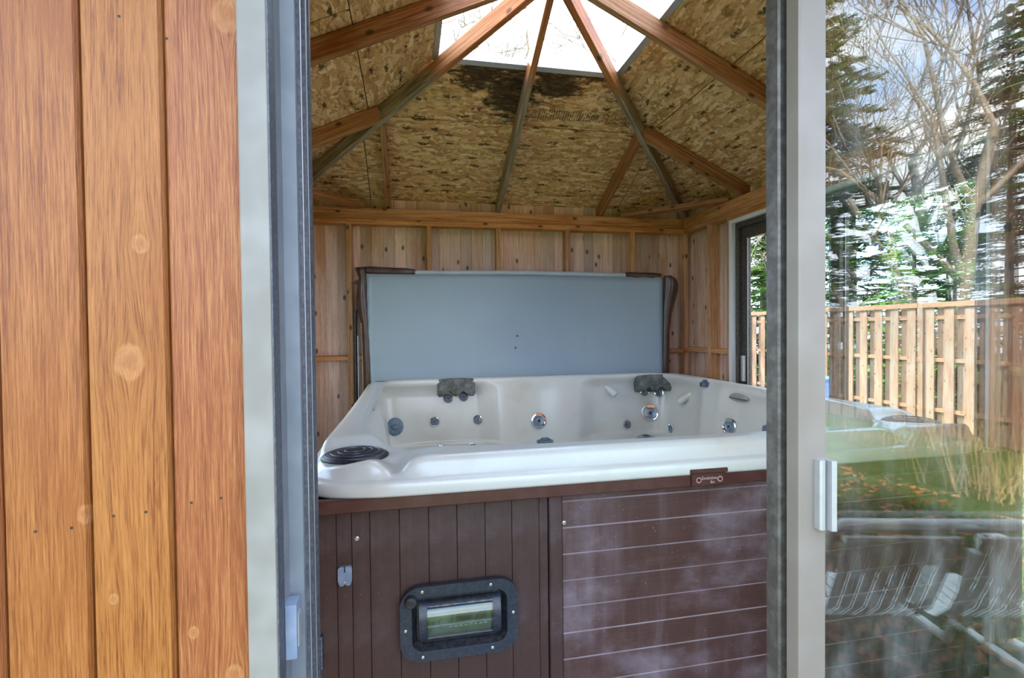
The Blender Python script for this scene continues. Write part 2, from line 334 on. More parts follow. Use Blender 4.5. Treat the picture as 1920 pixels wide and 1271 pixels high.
def m_osb(name, mold=False, stamp=None):
    m = NM(name); src = m.n('TexCoord').outputs['Object']; v0 = m.coords((1, 1, 1), (0, 0, 0), 0 if (mold or stamp) else 1, src)
    nd_ = m.n('TexNoise', noise_dimensions='2D', Scale=7.0, Detail=1.0); m.set(nd_.inputs['Vector'], v0)
    va_ = m.n('VectorMath', operation='MULTIPLY_ADD'); m.set(va_.inputs[0], nd_.outputs['Color']); va_.inputs[1].default_value = (.05, .05, 0); m.set(va_.inputs[2], v0); wv = va_.outputs[0]
    tones = []; edges = []
    for k, (ang, sc) in enumerate(((14, 1.0), (62, .9), (-48, 1.1), (-16, .8))):
        vv = m.coords((8*sc, 46*sc, 1), (0, 0, R(ang)), 0, wv)
        vo = m.voro(vv, 1.0); sc_ = m.n('SeparateColor'); m.set(sc_.inputs[0], vo.outputs['Color']); tones.append(sc_.outputs[0])
        edges.append(vo.outputs['Distance'])
    mk1 = m.step(m.noise(v0, 13, 1, dim='2D'), .49, .53); mk2 = m.step(m.noise(m.coords((1, 1, 1), (0, 0, 1), 0, v0), 17, 1, dim='2D'), .53, .57); mk3 = m.step(m.noise(v0, 6, 1, dim='2D'), .45, .5)
    def sel(a): return m.mix(mk2, m.mix(mk1, a[0], a[1]), m.mix(mk3, a[2], a[3]))
    t = sel(tones); e = sel(edges); fine = m.noise(m.coords((40, 220, 1), (0, 0, 0), 0, v0), 1, 2, dim='2D')
    tt = m.math('ADD', m.math('MULTIPLY', t, .55), m.math('MULTIPLY', fine, .5))
    col = m.ramp(tt, [(.12, lin('#93633a')), (.36, lin('#cb9a6a')), (.62, lin('#e4b788')), (.88, lin('#fbdfb6'))])
    col = m.mix(m.math('MULTIPLY', m.step(e, .50, .80), .45), col, lin('#5d3f22'))
    fl = m.voro(m.coords((4.6, 15, 1), (0, 0, R(14)), 0, v0), 1.0); fs = m.n('SeparateColor'); m.set(fs.inputs[0], fl.outputs['Color'])
    wob = m.math('ADD', fl.outputs['Distance'], m.math('MULTIPLY', m.math('SUBTRACT', m.noise(v0, 45, 2, dim='2D'), .5), .6))
    fk = m.math('MULTIPLY', m.math('SUBTRACT', 1, m.step(wob, .08, .21)), m.step(fs.outputs[1], .52, .57))
    col = m.mix(m.math('MULTIPLY', fk, .85), col, lin('#36230f'))
    s3 = m.n('SeparateXYZ'); m.set(s3.inputs[0], src); u, vv_ = s3.outputs[0], s3.outputs[1]
    if mold:
        # seepage from the skylight kerb: black along the top edge, a rotten patch hanging from it
        nz = m.math('SUBTRACT', m.noise(m.coords((5, 9, 1), (0, 0, .3), 0, src), 1.6, 6, .7, .8), .5)
        def blob(cu, cv, ru, rv):
            a = m.math('DIVIDE', m.math('SUBTRACT', u, cu), ru); b = m.math('DIVIDE', m.math('SUBTRACT', vv_, cv), rv)
            return m.math('SUBTRACT', 1, m.math('SQRT', m.math('ADD', m.math('MULTIPLY', a, a), m.math('MULTIPLY', b, b))))
        top = 1.24
        sh = m.math('MAXIMUM', m.math('MAXIMUM', blob(-.02, top, .60, .10), blob(.07, top-.19, .22, .24)), m.math('MAXIMUM', blob(-.20, top-.10, .22, .13), blob(.26, top-.08, .22, .13)))
        nz2 = m.math('SUBTRACT', m.noise(m.coords((16, 44, 1), (0, 0, .5), 0, src), 1.0, 4, .7), .5)
        msk = m.step(m.math('ADD', sh, m.math('ADD', m.math('MULTIPLY', nz, 1.9), m.math('MULTIPLY', nz2, 1.5))), -.02, .42)
        grain2 = m.noise(m.coords((14, 50, 1), (0, 0, .5), 0, src), 1, 4, .7)
        mc = m.ramp(grain2, [(.3, lin('#15100e')), (.52, lin('#2c2219')), (.68, lin('#7d6248'))])
        col = m.mix(m.math('MULTIPLY', msk, .93), col, mc)
    if stamp:
        u0, u1, v0_, v1_ = stamp
        inb = m.math('MULTIPLY', m.math('MULTIPLY', m.math('GREATER_THAN', u, u0), m.math('LESS_THAN', u, u1)), m.math('MULTIPLY', m.math('GREATER_THAN', vv_, v0_), m.math('LESS_THAN', vv_, v1_)))
        ch = m.voro(m.coords((75, 130, 1), (0, 0, 0), 0, src), 1.0); cc = m.n('SeparateColor'); m.set(cc.inputs[0], ch.outputs['Color'])
        colm = m.math('GREATER_THAN', m.math('FRACT', m.math('MULTIPLY', u, 62)), .45)
        ink = m.math('MULTIPLY', m.math('MULTIPLY', inb, colm), m.math('MULTIPLY', m.math('GREATER_THAN', cc.outputs[0], .35), .72))
        col = m.mix(ink, col, lin('#2b1f14'))
    return m.done(col, .75, 0, m.bump(fine, .35, .002), .25)
M['osb'] = m_osb('oriented strand board')
M['osb_mold'] = m_osb('oriented strand board with seepage stain', True, (-.80, -.12, .875, .955))
M['osb_print'] = m_osb('oriented strand board with mill print', False, (-.2, .4, .1, .2))
def m_lawn():
    m = NM('lawn'); v = m.coords(); n1 = m.noise(v, 1.2, 4, .65); n2 = m.noise(v, 40, 2, .7)
    col = m.mix(n1, lin('#3d4f26'), lin('#5f7338')); col = m.mix(m.math('MULTIPLY', m.step(n2, .5, .75), .5), col, lin('#7d6a44'))
    return m.done(col, .95, 0, m.bump(n2, .6, .03), .1)
M['lawn'] = m_lawn()
def m_leafy(name, a, b, rough=.7, trans=.25):
    m = NM(name); v = m.coords(); n1 = m.noise(v, 2.5, 4); col = m.mix(m.step(n1, .3, .7), lin(a), lin(b))
    d = m.n('BsdfDiffuse', Color=col); t = m.n('BsdfTranslucent', Color=col); mx = m.n('MixShader'); mx.inputs[0].default_value = trans
    m.t.links.new(d.outputs[0], mx.inputs[1]); m.t.links.new(t.outputs[0], mx.inputs[2]); m.t.links.new(mx.outputs[0], m.out.inputs[0]); return m.m
M['needles'] = m_leafy('spruce needles', '#2f4a26', '#587f35')
M['needles_b'] = m_leafy('young spruce needles', '#45702c', '#82a84a')
M['grass'] = m_leafy('grass blades', '#3f5726', '#738744')
M['leaf_litter'] = m_leafy('fallen leaves', '#8a5a2e', '#c09060')
M['dry_grass'] = m_leafy('dry grass', '#a08c62', '#c2b084')
M['bark'] = plain('grey brown bark', '#6b5b4d', .9, 0, .4, 25, .4)
M['bark_pale'] = plain('pale tan bark', '#94806c', .9, 0, .4, 25, .4)
def m_radio():
    m = NM('radio face print'); return m.done(lin('#46533c'), .5)
M['radio'] = m_radio(); M['radio_dark'] = plain('radio display', '#20281f', .3)
M['radio_btn'] = plain('radio buttons', '#8a9a80', .4)

# ------------------------------------------------------------------ dimensions of the house (metres)
XL, XR, YF, YB = -.959, 2.367, .675, 4.0            # inner faces of the boarding
XC, YC, HALF = .704, 2.3375, 1.663
PITCH, ZTOP = .462, 3.052
def zroof(s): return ZTOP-PITCH*s
GROUND = -.22
BW = .085

def gz(x, y):
    return GROUND-.085*max(0., min(x, 12.)-3.5)+.03*mnoise.noise(((x-4)*.3, y*.3, 0))
# ------------------------------------------------------------------ ground and floor
lw = MB(); N = 80
for j in range(N+1):
    for i in range(N+1):
        x, y = -40+i*1.0, -40+j*1.0; lw.v.append((x+4, y, gz(x+4, y)))
for j in range(N):
    for i in range(N): a = j*(N+1)+i; lw.f.append((a, a+1, a+N+2, a+N+1))
lw.build('lawn', M['lawn'], smooth=2, kind='structure')
MB().box(XL-.04, XR+.04, YF-.03, YB+.04, GROUND-.1, -.002).build('floor', M['concrete'], kind='structure')

# ------------------------------------------------------------------ walls
def board_mesh(h, wd=BW, th=.02):
    b = MB(); g = .0065
    t4 = th/4
    b.prism([(g, th/2-.002), (g+.002, th/2), (wd-.002, th/2), (wd, th/2-.002), (wd, t4), (wd+.010, t4), (wd+.010, -t4), (wd, -t4), (wd, -th/2+.002), (wd-.002, -th/2), (g+.002, -th/2), (g, -th/2+.002)], 0, h)
    return b.mesh('board')
bm_full = board_mesh(2.314)
def boards(parent, p0, direction, n, me, mat, z0, skip=None):
    """n boards starting at p0 running along 'x' or 'y'"""
    me = me.copy(); me.materials.clear()
    for i in range(n):
        if skip and skip(i): continue
        x, y = (p0[0]+i*BW, p0[1]) if direction == 'x' else (p0[0], p0[1]+i*BW)
        dy = rnd.uniform(-.0012, .0012)
        Mx = T(x, y+dy, z0) if direction == 'x' else T(x+dy, y, z0) @ Matrix.Rotation(R(90), 4, 'Z')
        put('board', me, mat, parent, Mx)
PB, PM, PT = 2.076, 2.114, 2.203                   # plate underside, top, rim-beam top
def stud(parent, x0, x1, y0, y1, z0, z1, mat='stud', axis='z', name='stud'):
    cx, cy, cz = (x0+x1)/2, (y0+y1)/2, (z0+z1)/2
    MB().cbox(x0-cx, x1-cx, y0-cy, y1-cy, z0-cz, z1-cz, .002, axis).build(name, M[mat], parent, T(cx, cy, cz))

wb = struct('wall_back', (XC, YB, 0)); boards(wb, (XL, YB+.01), 'x', 39, bm_full, M['pale_board'], -.03)
wl = struct('wall_left', (XL, YC, 0))
for x in (-.95, -.431, .156, .695, 1.26, 1.824): stud(wb, x-.019, x+.019, 3.911, 3.998, .04, PB)
stud(wb, 2.29, 2.328, 3.911, 3.998, .04, PB)
stud(wb, XL, XR, 3.903, 3.998, PB, PM, 'beam_x', 'x', 'plate')
stud(wb, XL, XR, 3.93, 3.968, PM+.005, PT, 'beam_x', 'x', 'rim_beam')
stud(wb, XL, XR, 3.911, 3.998, 0, .038, 'beam_x', 'x', 'sole_plate')
sx = [-.95, -.431, .156, .695, 1.26, 1.824, 2.309]
for a, b in zip(sx[:-1], sx[1:]): stud(wb, a+.021, b-.021, 3.915, 3.998, 1.064, 1.100, 'beam_x', 'x', 'blocking')
for y in (.72, 1.16, 1.56, 3.29, 3.545): stud(wl, XL+.002, XL+.089, y-.019, y+.019, .04, PB)
stud(wl, XL+.051, XL+.089, 1.60, 3.27, 2.04, PB-.001, 'beam_y', 'y', 'header')
stud(wl, XL+.002, XL+.089, YF, 3.909, PB, PM, 'beam_y', 'y', 'plate')
stud(wl, XL+.038, XL+.078, YF, 3.92, PM+.001, PT, 'beam_y', 'y', 'rim_beam')

# wall with the second patio door
D2Y0, D2Y1, D2Z = 1.60, 3.25, 2.035
wr = struct('wall_right', (XR, YC, 0))
def inside2(i): y = YF+i*BW; return y+BW > D2Y0+.005 and y < D2Y1-.005
boards(wr, (XR+.01, YF), 'y', 39, bm_full, M['pale_board'], -.03, inside2)
top_me = board_mesh(2.27-2.045)
boards(wr, (XR+.01, YF), 'y', 39, top_me, M['pale_board'], 2.045, lambda i: not inside2(i))
boards(wl, (XL-.01, YF), 'y', 39, bm_full, M['pale_board'], -.03, inside2); boards(wl, (XL-.01, YF), 'y', 39, top_me, M['pale_board'], 2.045, lambda i: not inside2(i))
for y in (3.545, 3.29, 1.56, 1.16, .72): stud(wr, XR-.089, XR-.002, y-.019, y+.019, .04, PB)
stud(wr, XR-.089, XR-.002, YF, 3.909, PB, PM, 'beam_y', 'y', 'plate')
stud(wr, XR-.078, XR-.038, YF, 3.92, PM+.001, PT, 'beam_y', 'y', 'rim_beam')
stud(wr, XR-.089, XR-.051, D2Y0, D2Y1+.02, 2.04, PB-.001, 'beam_y', 'y', 'header')
stud(wr, XR-.085, XR-.002, 3.566, 3.909, 1.084, 1.118, 'beam_y', 'y', 'blocking')
stud(wr, XR-.085, XR-.002, 3.311, 3.524, 1.084, 1.118, 'beam_y', 'y', 'blocking')
stud(wr, XR-.085, XR-.002, 1.181, 1.539, 1.084, 1.118, 'beam_y', 'y', 'blocking')
stud(wr, XR-.085, XR-.002, .741, 1.139, 1.084, 1.118, 'beam_y', 'y', 'blocking')

for wl_, x0_, x1_ in ((wr, XR-.089, XR+.018), (wl, XL-.018, XL+.089)):
    for y0_, y1_ in ((1.5795, 1.5995), (3.2505, 3.2705)): stud(wl_, x0_, x1_, y0_, y1_, -.03, PB, name='trimmer')
# front wall: stained siding on the outside
D1X0, D1X1 = -.191, 1.345
wf = struct('wall_front', (XL, YF, 0))
KN = {0: [(-.205, 1.655, .017), (-.212, .868, .010), (-.256, .925, .006)],
      1: [(-.302, 1.383, .009), (-.316, 1.248, .016), (-.338, .975, .005)],
      2: [(-.3645, 1.075, .008)]}
for i in range(9):
    x1 = -.190-i*BW; knots = KN.get(i)
    mat = M['siding']
    if knots: mat = wood('stained siding with knots %d' % i, ['#874b25', '#8f592c', '#8a5226'][i], '#693414', '#a0693a', knots=[(k[0]-(x1-BW), k[1]-(-.25), k[2]) for k in knots], rand=1, tone=.12, red=['#793f19', '#864c1f', '#7f451c'][i], rough=.5, knotcell=False, bumpy=.75, wave=.010, fine=.68)
    b = MB(); g = .0035
    b.prism([(0, 0), (0, -.009), (.0012, -.0155), (.0045, -.02), (BW-.0045, -.02), (BW-.0012, -.0155), (BW, -.009), (BW, 0)], 0, 2.5)
    put('siding_board', b.mesh('siding_board'), mat, wf, T(x1-BW, .675, -.25))
for (x, z) in ((-.413, 1.060), (-.378, 1.061), (-.336, 1.071), (-.303, 1.073), (-.255, 1.080), (-.223, 1.083), (-.27, 1.62), (-.318, 1.64)):
    MB().lathe([(.0017, 0), (.0015, .0006)], 8, T(x, .6552, z) @ Matrix.Rotation(R(90), 4, 'X')).build('nail', M['dark'], wf)
for i in range(14):
    x0 = D1X1+.005+i*BW; b = MB(); b.prism([(0, 0), (.0045, -.02), (BW-.0045, -.02), (BW, 0)], 0, 2.5)
    if x0 < XR+.03: put('siding_board', b.mesh('siding_board'), M['siding'], wf, T(x0, .675, -.25))
for i in range(18):
    x0 = D1X0+i*BW; b = MB(); b.prism([(0, 0), (.0045, -.02), (BW-.0045, -.02), (BW, 0)], 0, .2)
    put('siding_board', b.mesh('siding_board'), M['siding'], wf, T(x0, .675, 2.05))
for x in (XL+.02, -.6, -.235, 1.37, 1.85, XR-.02): stud(wf, x-.019, x+.019, .677, .764, .04, PB)
stud(wf, XL+.09, XR-.09, .677, .764, PB, PM, 'beam_x', 'x', 'plate')
stud(wf, XL+.09, XR-.09, .72, .77, PM+.001, PT, 'beam_x', 'x', 'rim_beam')

# ------------------------------------------------------------------ front patio door
d1 = struct('door_1', (D1X0, .655, 0))
MB().cbox(-.1915, -.158, .638, .655, -.05, 2.06, .002).build('jamb_flange', M['flange'], d1)
j = MB(); j.prism([(-.190, .656), (-.158, .656), (-.158, .70), (-.141, .702), (-.141, .712), (-.190, .712)], -.03, 2.05)
j.build('jamb_channel', M['jamb_grey'], d1)
MB().box(-.1585, -.1572, .6385, .668, -.03, 2.05).build('jamb_edge', M['track'], d1)
j = MB(); j.prism([(-.185, .7125), (-.1405, .7125), (-.1370, .716), (-.1370, .724), (-.1415, .728), (-.1415, .748), (-.1375, .752), (-.1375, .762), (-.1405, .766), (-.1405, .786), (-.1385, .79), (-.1385, .80), (-.185, .80)], -.03, 2.05)
tr = j.build('jamb_track', M['track'], d1)
for y in (.7185, .757): MB().box(-.1372, -.1362, y-.001, y+.001, -.03, 2.05).build('track_rib', M['alu'], tr)
k = MB(); k.cbox(-.1580, -.1435, .664, .688, .872, .940, .002); kp = k.build('strike_plate', M['latch'], d1)
MB().cbox(-.1436, -.1415, .668, .684, .885, .925, .001).build('strike_lip', M['alu'], kp)
MB().box(D1X0, D1X1, .64, .80, 2.02, 2.06).build('head', M['jamb_grey'], d1)
MB().box(D1X0, D1X1, .64, .80, -.03, .02).build('sill', M['alu'], d1)
MB().box(1.31, D1X1, .64, .80, -.03, 2.05).build('far_jamb', M['jamb_grey'], d1)
# sliding leaf, pushed open over the fixed leaf
PX0, PX1 = .577, 1.31
sp = empty('sliding_panel', (PX0, .672, .02), d1)
MB().cbox(PX0, PX0+.048, .660, .690, .03, 2.02, .003).build('stile', M['stile'], sp)
MB().cbox(PX1-.05, PX1, .660, .690, .03, 2.02, .003).build('stile', M['stile'], sp)
MB().cbox(PX0+.048, PX1-.05, .662, .688, 1.955, 2.02, .003, 'x').build('rail', M['stile'], sp)
MB().cbox(PX0+.048, PX1-.05, .662, .688, .03, .11, .003, 'x').build('rail', M['stile'], sp)
MB().box(PX0+.045, PX1-.045, .672, .677, .105, 1.96).build('glass_pane', M['door_glass'], sp)
h = MB(); h.prism([(.603, .660), (.603, .650), (.606, .648), (.611, .648), (.612, .655), (.616, .655), (.617, .642), (.624, .640), (.626, .644), (.624, .660)], .972, 1.078)
h.build('pull_handle', M['alu'], sp)
fp = empty('fixed_panel', (PX0, .715, .02), d1)
MB().cbox(.574, .614, .700, .732, .03, 2.02, .003).build('stile', M['bronze'], fp)
MB().box(.612, 1.31, .713, .718, .08, 1.98).build('glass_pane', M['clear_glass'], fp)
MB().box(.614, 1.31, .702, .730, 1.96, 2.02).build('rail', M['bronze'], fp)
MB().box(.614, 1.31, .702, .730, .03, .09).build('rail', M['bronze'], fp)

# ------------------------------------------------------------------ patio door in the right wall, plus an added one on the left
def side_door(name, xw, sg, handle=True):
    """xw = inner face of the boarding, sg = +1 when the outside lies towards +x"""
    d2 = struct(name, (xw, D2Y0, 0))
    def bx(q, a, b, *r, c=None, axis='z'):
        x0, x1 = sorted((xw+sg*a, xw+sg*b))
        return q.box(x0, x1, *r) if c is None else q.cbox(x0, x1, *r, c, axis)
    t = MB()
    bx(t, -.095, .03, D2Y0, D2Y0+.012, -.03, D2Z); bx(t, -.095, .03, D2Y1-.012, D2Y1, -.03, D2Z); bx(t, -.095, .03, D2Y0, D2Y1, D2Z-.012, D2Z)
    t.build('lining', M['white_paint'], d2)
    bx(MB(), -.0985, -.0955, D2Y1-.012, D2Y1+.022, .0, D2Z+.014).build('foam_edge', M['white_paint'], d2)
    bx(MB(), -.0985, -.0955, D2Y0, D2Y1-.012, D2Z-.012, D2Z+.014).build('foam_edge', M['white_paint'], d2)
    fr = MB(); a0, a1 = D2Y0+.013, D2Y1-.013
    bx(fr, -.07, .03, a0, a0+.035, -.02, D2Z-.013); bx(fr, -.07, .03, a1-.035, a1, -.02, D2Z-.013)
    bx(fr, -.07, .03, a0+.035, a1-.035, D2Z-.05, D2Z-.013); bx(fr, -.07, .03, a0+.035, a1-.035, -.02, .02)
    fr.build('frame', M['bronze'], d2)
    def leaf(nm, y0, y1, x0, x1):
        e = empty(nm, (xw+sg*(x0+x1)/2, y0, 0), d2)
        for (q0, q1) in ((y0, y0+.06), (y1-.06, y1)): bx(MB(), x0, x1, q0, q1, .02, D2Z-.05, c=.003).build('stile', M['bronze'], e)
        for (z0, z1) in ((D2Z-.13, D2Z-.05), (.02, .10)): bx(MB(), x0, x1, y0+.06, y1-.06, z0, z1).build('rail', M['bronze'], e)
        bx(MB(), (x0+x1)/2-.003, (x0+x1)/2+.003, y0+.058, y1-.058, .09, D2Z-.12).build('glass_pane', M['clear_glass'], e)
        for yy in (y0+.0605, y1-.0655): bx(MB(), x0-.002, x0+.002, yy, yy+.005, .10, D2Z-.13).build('glazing_bead', M['alu'], e)
        return e
    l1 = leaf('sliding_panel', 2.37, a1-.036, -.045, -.015); leaf('fixed_panel', a0+.036, 2.43, -.008, .022)
    bx(MB(), -.075, -.047, a1-.085, a1-.06, .90, 1.08, c=.004).build('pull_handle', M['alu'], l1)
side_door('door_2', XR, 1); side_door('door_3_added', XL, -1)  # left-wall door is unseen, added so more daylight brightens the interior

# ------------------------------------------------------------------ roof
ce = struct('ceiling', (XC, YC, zroof(0)))
SLEN = math.sqrt(1+PITCH*PITCH); SK = .545; EAVE = HALF+.30; SEAM = .93
def side_matrix(k):
    """panel frame of roof side k: x along the eave, y up the slope, z out through the roof; origin at the wall line"""
    a = {'back': 0, 'right': -90, 'front': 180, 'left': 90}[k]
    rz = Matrix.Rotation(R(a), 4, 'Z')
    up = Vector((0, -1, PITCH)).normalized(); ux = Vector((-1, 0, 0)); uz = ux.cross(up)
    B = Matrix((ux, up, uz)).transposed().to_4x4()
    return T(XC, YC, 0) @ rz @ T(0, HALF, zroof(HALF)) @ B
def vv(s): return (HALF-s)*SLEN
def panel(side, s0, s1, u0=None, u1=None, mat='osb'):
    """sheet between plan distances s0 > s1 from the ridge point, clipped to the hips"""
    g = .003
    def clip(poly, ax, lim, keep_less):
        out = []
        for i in range(len(poly)):
            p, q = poly[i], poly[(i+1) % len(poly)]
            ip = (p[ax] <= lim) if keep_less else (p[ax] >= lim); iq = (q[ax] <= lim) if keep_less else (q[ax] >= lim)
            if ip: out.append(p)
            if ip != iq:
                tt = (lim-p[ax])/(q[ax]-p[ax]); out.append((p[0]+(q[0]-p[0])*tt, p[1]+(q[1]-p[1])*tt))
        return out
    poly = [(-s0, vv(s0)+g), (s0, vv(s0)+g), (s1, vv(s1)-g), (-s1, vv(s1)-g)]
    if u0 is not None: poly = clip(poly, 0, u0+g, False)
    if u1 is not None: poly = clip(poly, 0, u1-g, True)
    b = MB(); b.prism(poly, 0, .0115)
    return b.build('roof_sheet', M[mat], ce, side_matrix(side))
# x of a panel runs towards -X on the back side
panel('back', SEAM, SK, mat='osb_mold'); panel('back', EAVE, SEAM, -1.02, .98); panel('back', EAVE, SEAM, None, -1.02); panel('back', EAVE, SEAM, .98, None)
panel('right', SEAM, SK); panel('right', EAVE, SEAM, -.85, None); panel('right', EAVE, SEAM, None, -.85)
panel('left', SEAM, SK, mat='osb'); panel('left', EAVE, SEAM, None, .12, mat='osb_print'); panel('left', EAVE, SEAM, .12, None)
panel('front', SEAM, SK); panel('front', EAVE, SEAM, None, 0); panel('front', EAVE, SEAM, 0, None)
for sd in ('back', 'right', 'front', 'left'):
    b = MB(); b.prism([(-EAVE-.03, vv(EAVE)-.03), (EAVE+.03, vv(EAVE)-.03), (SK, vv(SK)), (-SK, vv(SK))], .0125, .022); b.build('shingle_slope', M['roofing'], ce, side_matrix(sd))
    b = MB(); b.box(-EAVE-.02, EAVE+.02, vv(EAVE)-.02, vv(EAVE), -.09, .012); b.build('fascia', M['stud'], ce, side_matrix(sd))
    # aluminium kerb of the skylight and its pane
    b = MB(); b.prism([(-SK-.012, vv(SK)-.012), (SK+.012, vv(SK)-.012), (SK-.012, vv(SK)+.02), (-SK+.012, vv(SK)+.02)], -.006, .05); b.build('skylight_kerb', M['skyframe'], ce, side_matrix(sd))
    b = MB(); b.prism([(-SK+.01, vv(SK)+.01), (SK-.01, vv(SK)+.01), (0, vv(0)-.01)], .040, .044); b.build('skylight_pane', M['clear_glass'], ce, side_matrix(sd))
# rafters: one prism each, built along local x
RD, RW = .089, .038
def rafter(p0, p1, mat, bevel_up=True):
    """timber from plan point p0 (low) to p1 (high) hanging under the sheathing"""
    p0, p1 = Vector(p0), Vector(p1); d = (p1-p0); L = d.length; d.normalize()
    side = d.cross(Vector((0, 0, 1))).normalized(); up = side.cross(d)
    B = Matrix((d, side, up)).transposed().to_4x4()
    b = MB(); b.cbox(0, L, -RW/2, RW/2, -RD-.004, -.004, .002, 'x')
    return b.build('rafter', M[mat], ce, T(*p0) @ B)
def rp(dx, dy):
    s = max(abs(dx), abs(dy)); return (XC+dx, YC+dy, zroof(s))
def hp(tx, ty, s):                                    # hip: lower by the extra backing so it stays under both planes
    return (XC+tx*s, YC+ty*s, zroof(s)-.012)
E1 = HALF+.25
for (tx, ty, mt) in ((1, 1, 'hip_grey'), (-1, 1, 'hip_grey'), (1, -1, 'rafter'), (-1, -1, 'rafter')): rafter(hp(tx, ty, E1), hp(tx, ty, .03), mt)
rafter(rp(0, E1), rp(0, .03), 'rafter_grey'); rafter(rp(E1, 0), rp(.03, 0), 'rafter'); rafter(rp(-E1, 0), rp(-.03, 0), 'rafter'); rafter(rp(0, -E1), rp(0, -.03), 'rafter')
J = .85
for sgn in (1, -1):
    rafter(rp(sgn*J, E1), rp(sgn*J, J+.03), 'rafter'); rafter(rp(sgn*J, -E1), rp(sgn*J, -J-.03), 'rafter')
    rafter(rp(E1, sgn*J), rp(J+.03, sgn*J), 'rafter'); rafter(rp(-E1, sgn*J), rp(-J-.03, sgn*J), 'rafter')
def cross_brace(a, b):
    a, b = Vector(a), Vector(b); d = (b-a); L = d.length; d.normalize(); s_ = Vector((0, 0, 1)).cross(d)
    B = Matrix((d, s_, Vector((0, 0, 1)))).transposed().to_4x4()
    MB().cbox(0, L, -.045, .045, 0, .036, .002, 'x').build('corner_brace', M['rafter'], ce, T(*a) @ B)
cross_brace((1.76, 3.97, PT+.001), (2.34, 3.36, PT+.001)); cross_brace((-.93, 3.36, PT+.001), (-.35, 3.97, PT+.001))
b = MB(); b.lathe([(.05, 0), (.05, .14)], 8); b.build('ridge_block', M['rafter'], ce, T(XC, YC, zroof(0)-.15))
# stencilled number on the stained sheet
def text_mesh(s, size, mat, parent, Mx, name='lettering', bold=0, ext=0.0003):
    cu = bpy.data.curves.new(name, 'FONT'); cu.body = s; cu.size = size; cu.align_x = 'CENTER'; cu.align_y = 'CENTER'; cu.extrude = ext; cu.offset = bold
    cu.resolution_u = 3
    tmp = bpy.data.objects.new(name, cu); COL.objects.link(tmp)
    dg = bpy.context.evaluated_depsgraph_get(); me = bpy.data.meshes.new_from_object(tmp.evaluated_get(dg))
    bpy.data.objects.remove(tmp); bpy.data.curves.remove(cu); me.name = name
    me.materials.clear(); return put(name, me, mat, parent, Mx)
flip = Matrix.Rotation(R(180), 4, 'Y')
text_mesh('30', .05, M['print'], ce, side_matrix('back') @ T(-.10, .915, -.0006) @ flip @ Matrix.Rotation(R(90), 4, 'Z'), 'mill_print')
text_mesh('30', .06, M['print'], ce, side_matrix('left') @ T(-.10, .70, -.0006) @ flip @ Matrix.Rotation(R(-90), 4, 'Z'), 'mill_print')

# ------------------------------------------------------------------ hot tub
CTX, CTY, HA = .87, 2.545, 1.18
TUB = thing('hot_tub', 'large square hot tub with pearl white shell and brown plank cabinet', 'hot tub', (CTX, CTY, 0))
def sel_r(th, a, n): c, s_ = abs(math.cos(th)), abs(math.sin(th)); return a/((c**n+s_**n)**(1/n))
SPK = [(-.165, 1.575), (1.895, 1.60), (-.205, 3.625), (1.95, 3.625)]
NOTCH = [(-.045, 1.365), (1.63, 1.365)]
CUPS = [(-.13, 2.62, .055, .05), (-.07, 2.2, .05, .05), (1.87, 2.95, .07, .05), (1.87, 2.35, .08, .03)]
def plateau(x, a, b, w_): return smooth01(a-w_, a+w_, x)*(1-smooth01(b-w_, b+w_, x))
def scallop(th):
    d = math.degrees(th) % 360
    return .08*(plateau(d, 28, 68, 3.5)+plateau(d, 107, 142, 3.5)+plateau(d, 165, 200, 5)+plateau(d, 215, 250, 5)+plateau(d, 290, 325, 5)) + .02*plateau(d, 82, 97, 6) + .04*plateau((d+40) % 360, 25, 52, 5)
def deck_dz(x, y, z):
    dz = 0
    for k, (sx_, sy_) in enumerate(SPK):
        rs_ = 1 if k < 2 else .4; q = math.hypot((x-sx_)/(.15*rs_), (y-sy_)/(.14*rs_)); dz += (.030 if k < 2 else .012)*(1-smooth01(.75, 1.25, q))
    for (nx, ny) in NOTCH:
        if y < 1.62: dz = max(dz, .05*math.exp(-((x-nx)/.035)**2)*(1-smooth01(1.50, 1.62, y)), )
        if 1.44 < y < 1.66: dz = max(dz, .03*math.exp(-((x-nx)/.09)**2)*smooth01(1.44, 1.48, y)*(1-smooth01(1.6, 1.66, y)))
    for (cx_, cy_, cr, cd) in CUPS:
        dz += cd*math.exp(-(((x-cx_)/cr)**2+((y-cy_)/(cr*1.5))**2)**2)
    return dz
NT = 560; rows = []
lip = [(.02, .838), (.004, .838), (0, .845), (0, .868), (.003, .874), (.010, .878), (.021, .880), (.027, .884), (.037, .915), (.045, .927), (.060, .9335)]
def edge_r(th): return sel_r(th, 1.052, 4.6+9.4*smooth01(-.2, .4, math.sin(th)))
def row_pts(fn): rows.append([fn(2*math.pi*i/NT) for i in range(NT)])
def P(th, r, z): return (CTX+r*math.cos(th), CTY+r*math.sin(th), z)
for (o_, z_) in lip:
    def fn(th, o_=o_, z_=z_):
        x, y, z = P(th, sel_r(th, HA, 14)-o_, z_); 
        if z_ > .8801: z = max(z-deck_dz(x, y, z), .8805+.12*(z_-.88))
        return (x, y, z)
    row_pts(fn)
for k in range(1, 11):
    def fn(th, t_=k/10):
        r0, r1 = sel_r(th, HA, 14)-.060, edge_r(th)+.022; x, y, z = P(th, r0+(r1-r0)*t_, .9340); return (x, y, max(z-deck_dz(x, y, z), .886))
    row_pts(fn)
for (o_, z_) in ((.010, .931), (.002, .924), (-.006, .912)):
    def fn(th, o_=o_, z_=z_): x, y, z = P(th, edge_r(th)+o_, z_); return (x, y, z-deck_dz(x, y, z))
    row_pts(fn)
def wall_r(th, dep): return edge_r(th)-.010-.16*dep+scallop(th)*smooth01(.0, .10, dep)
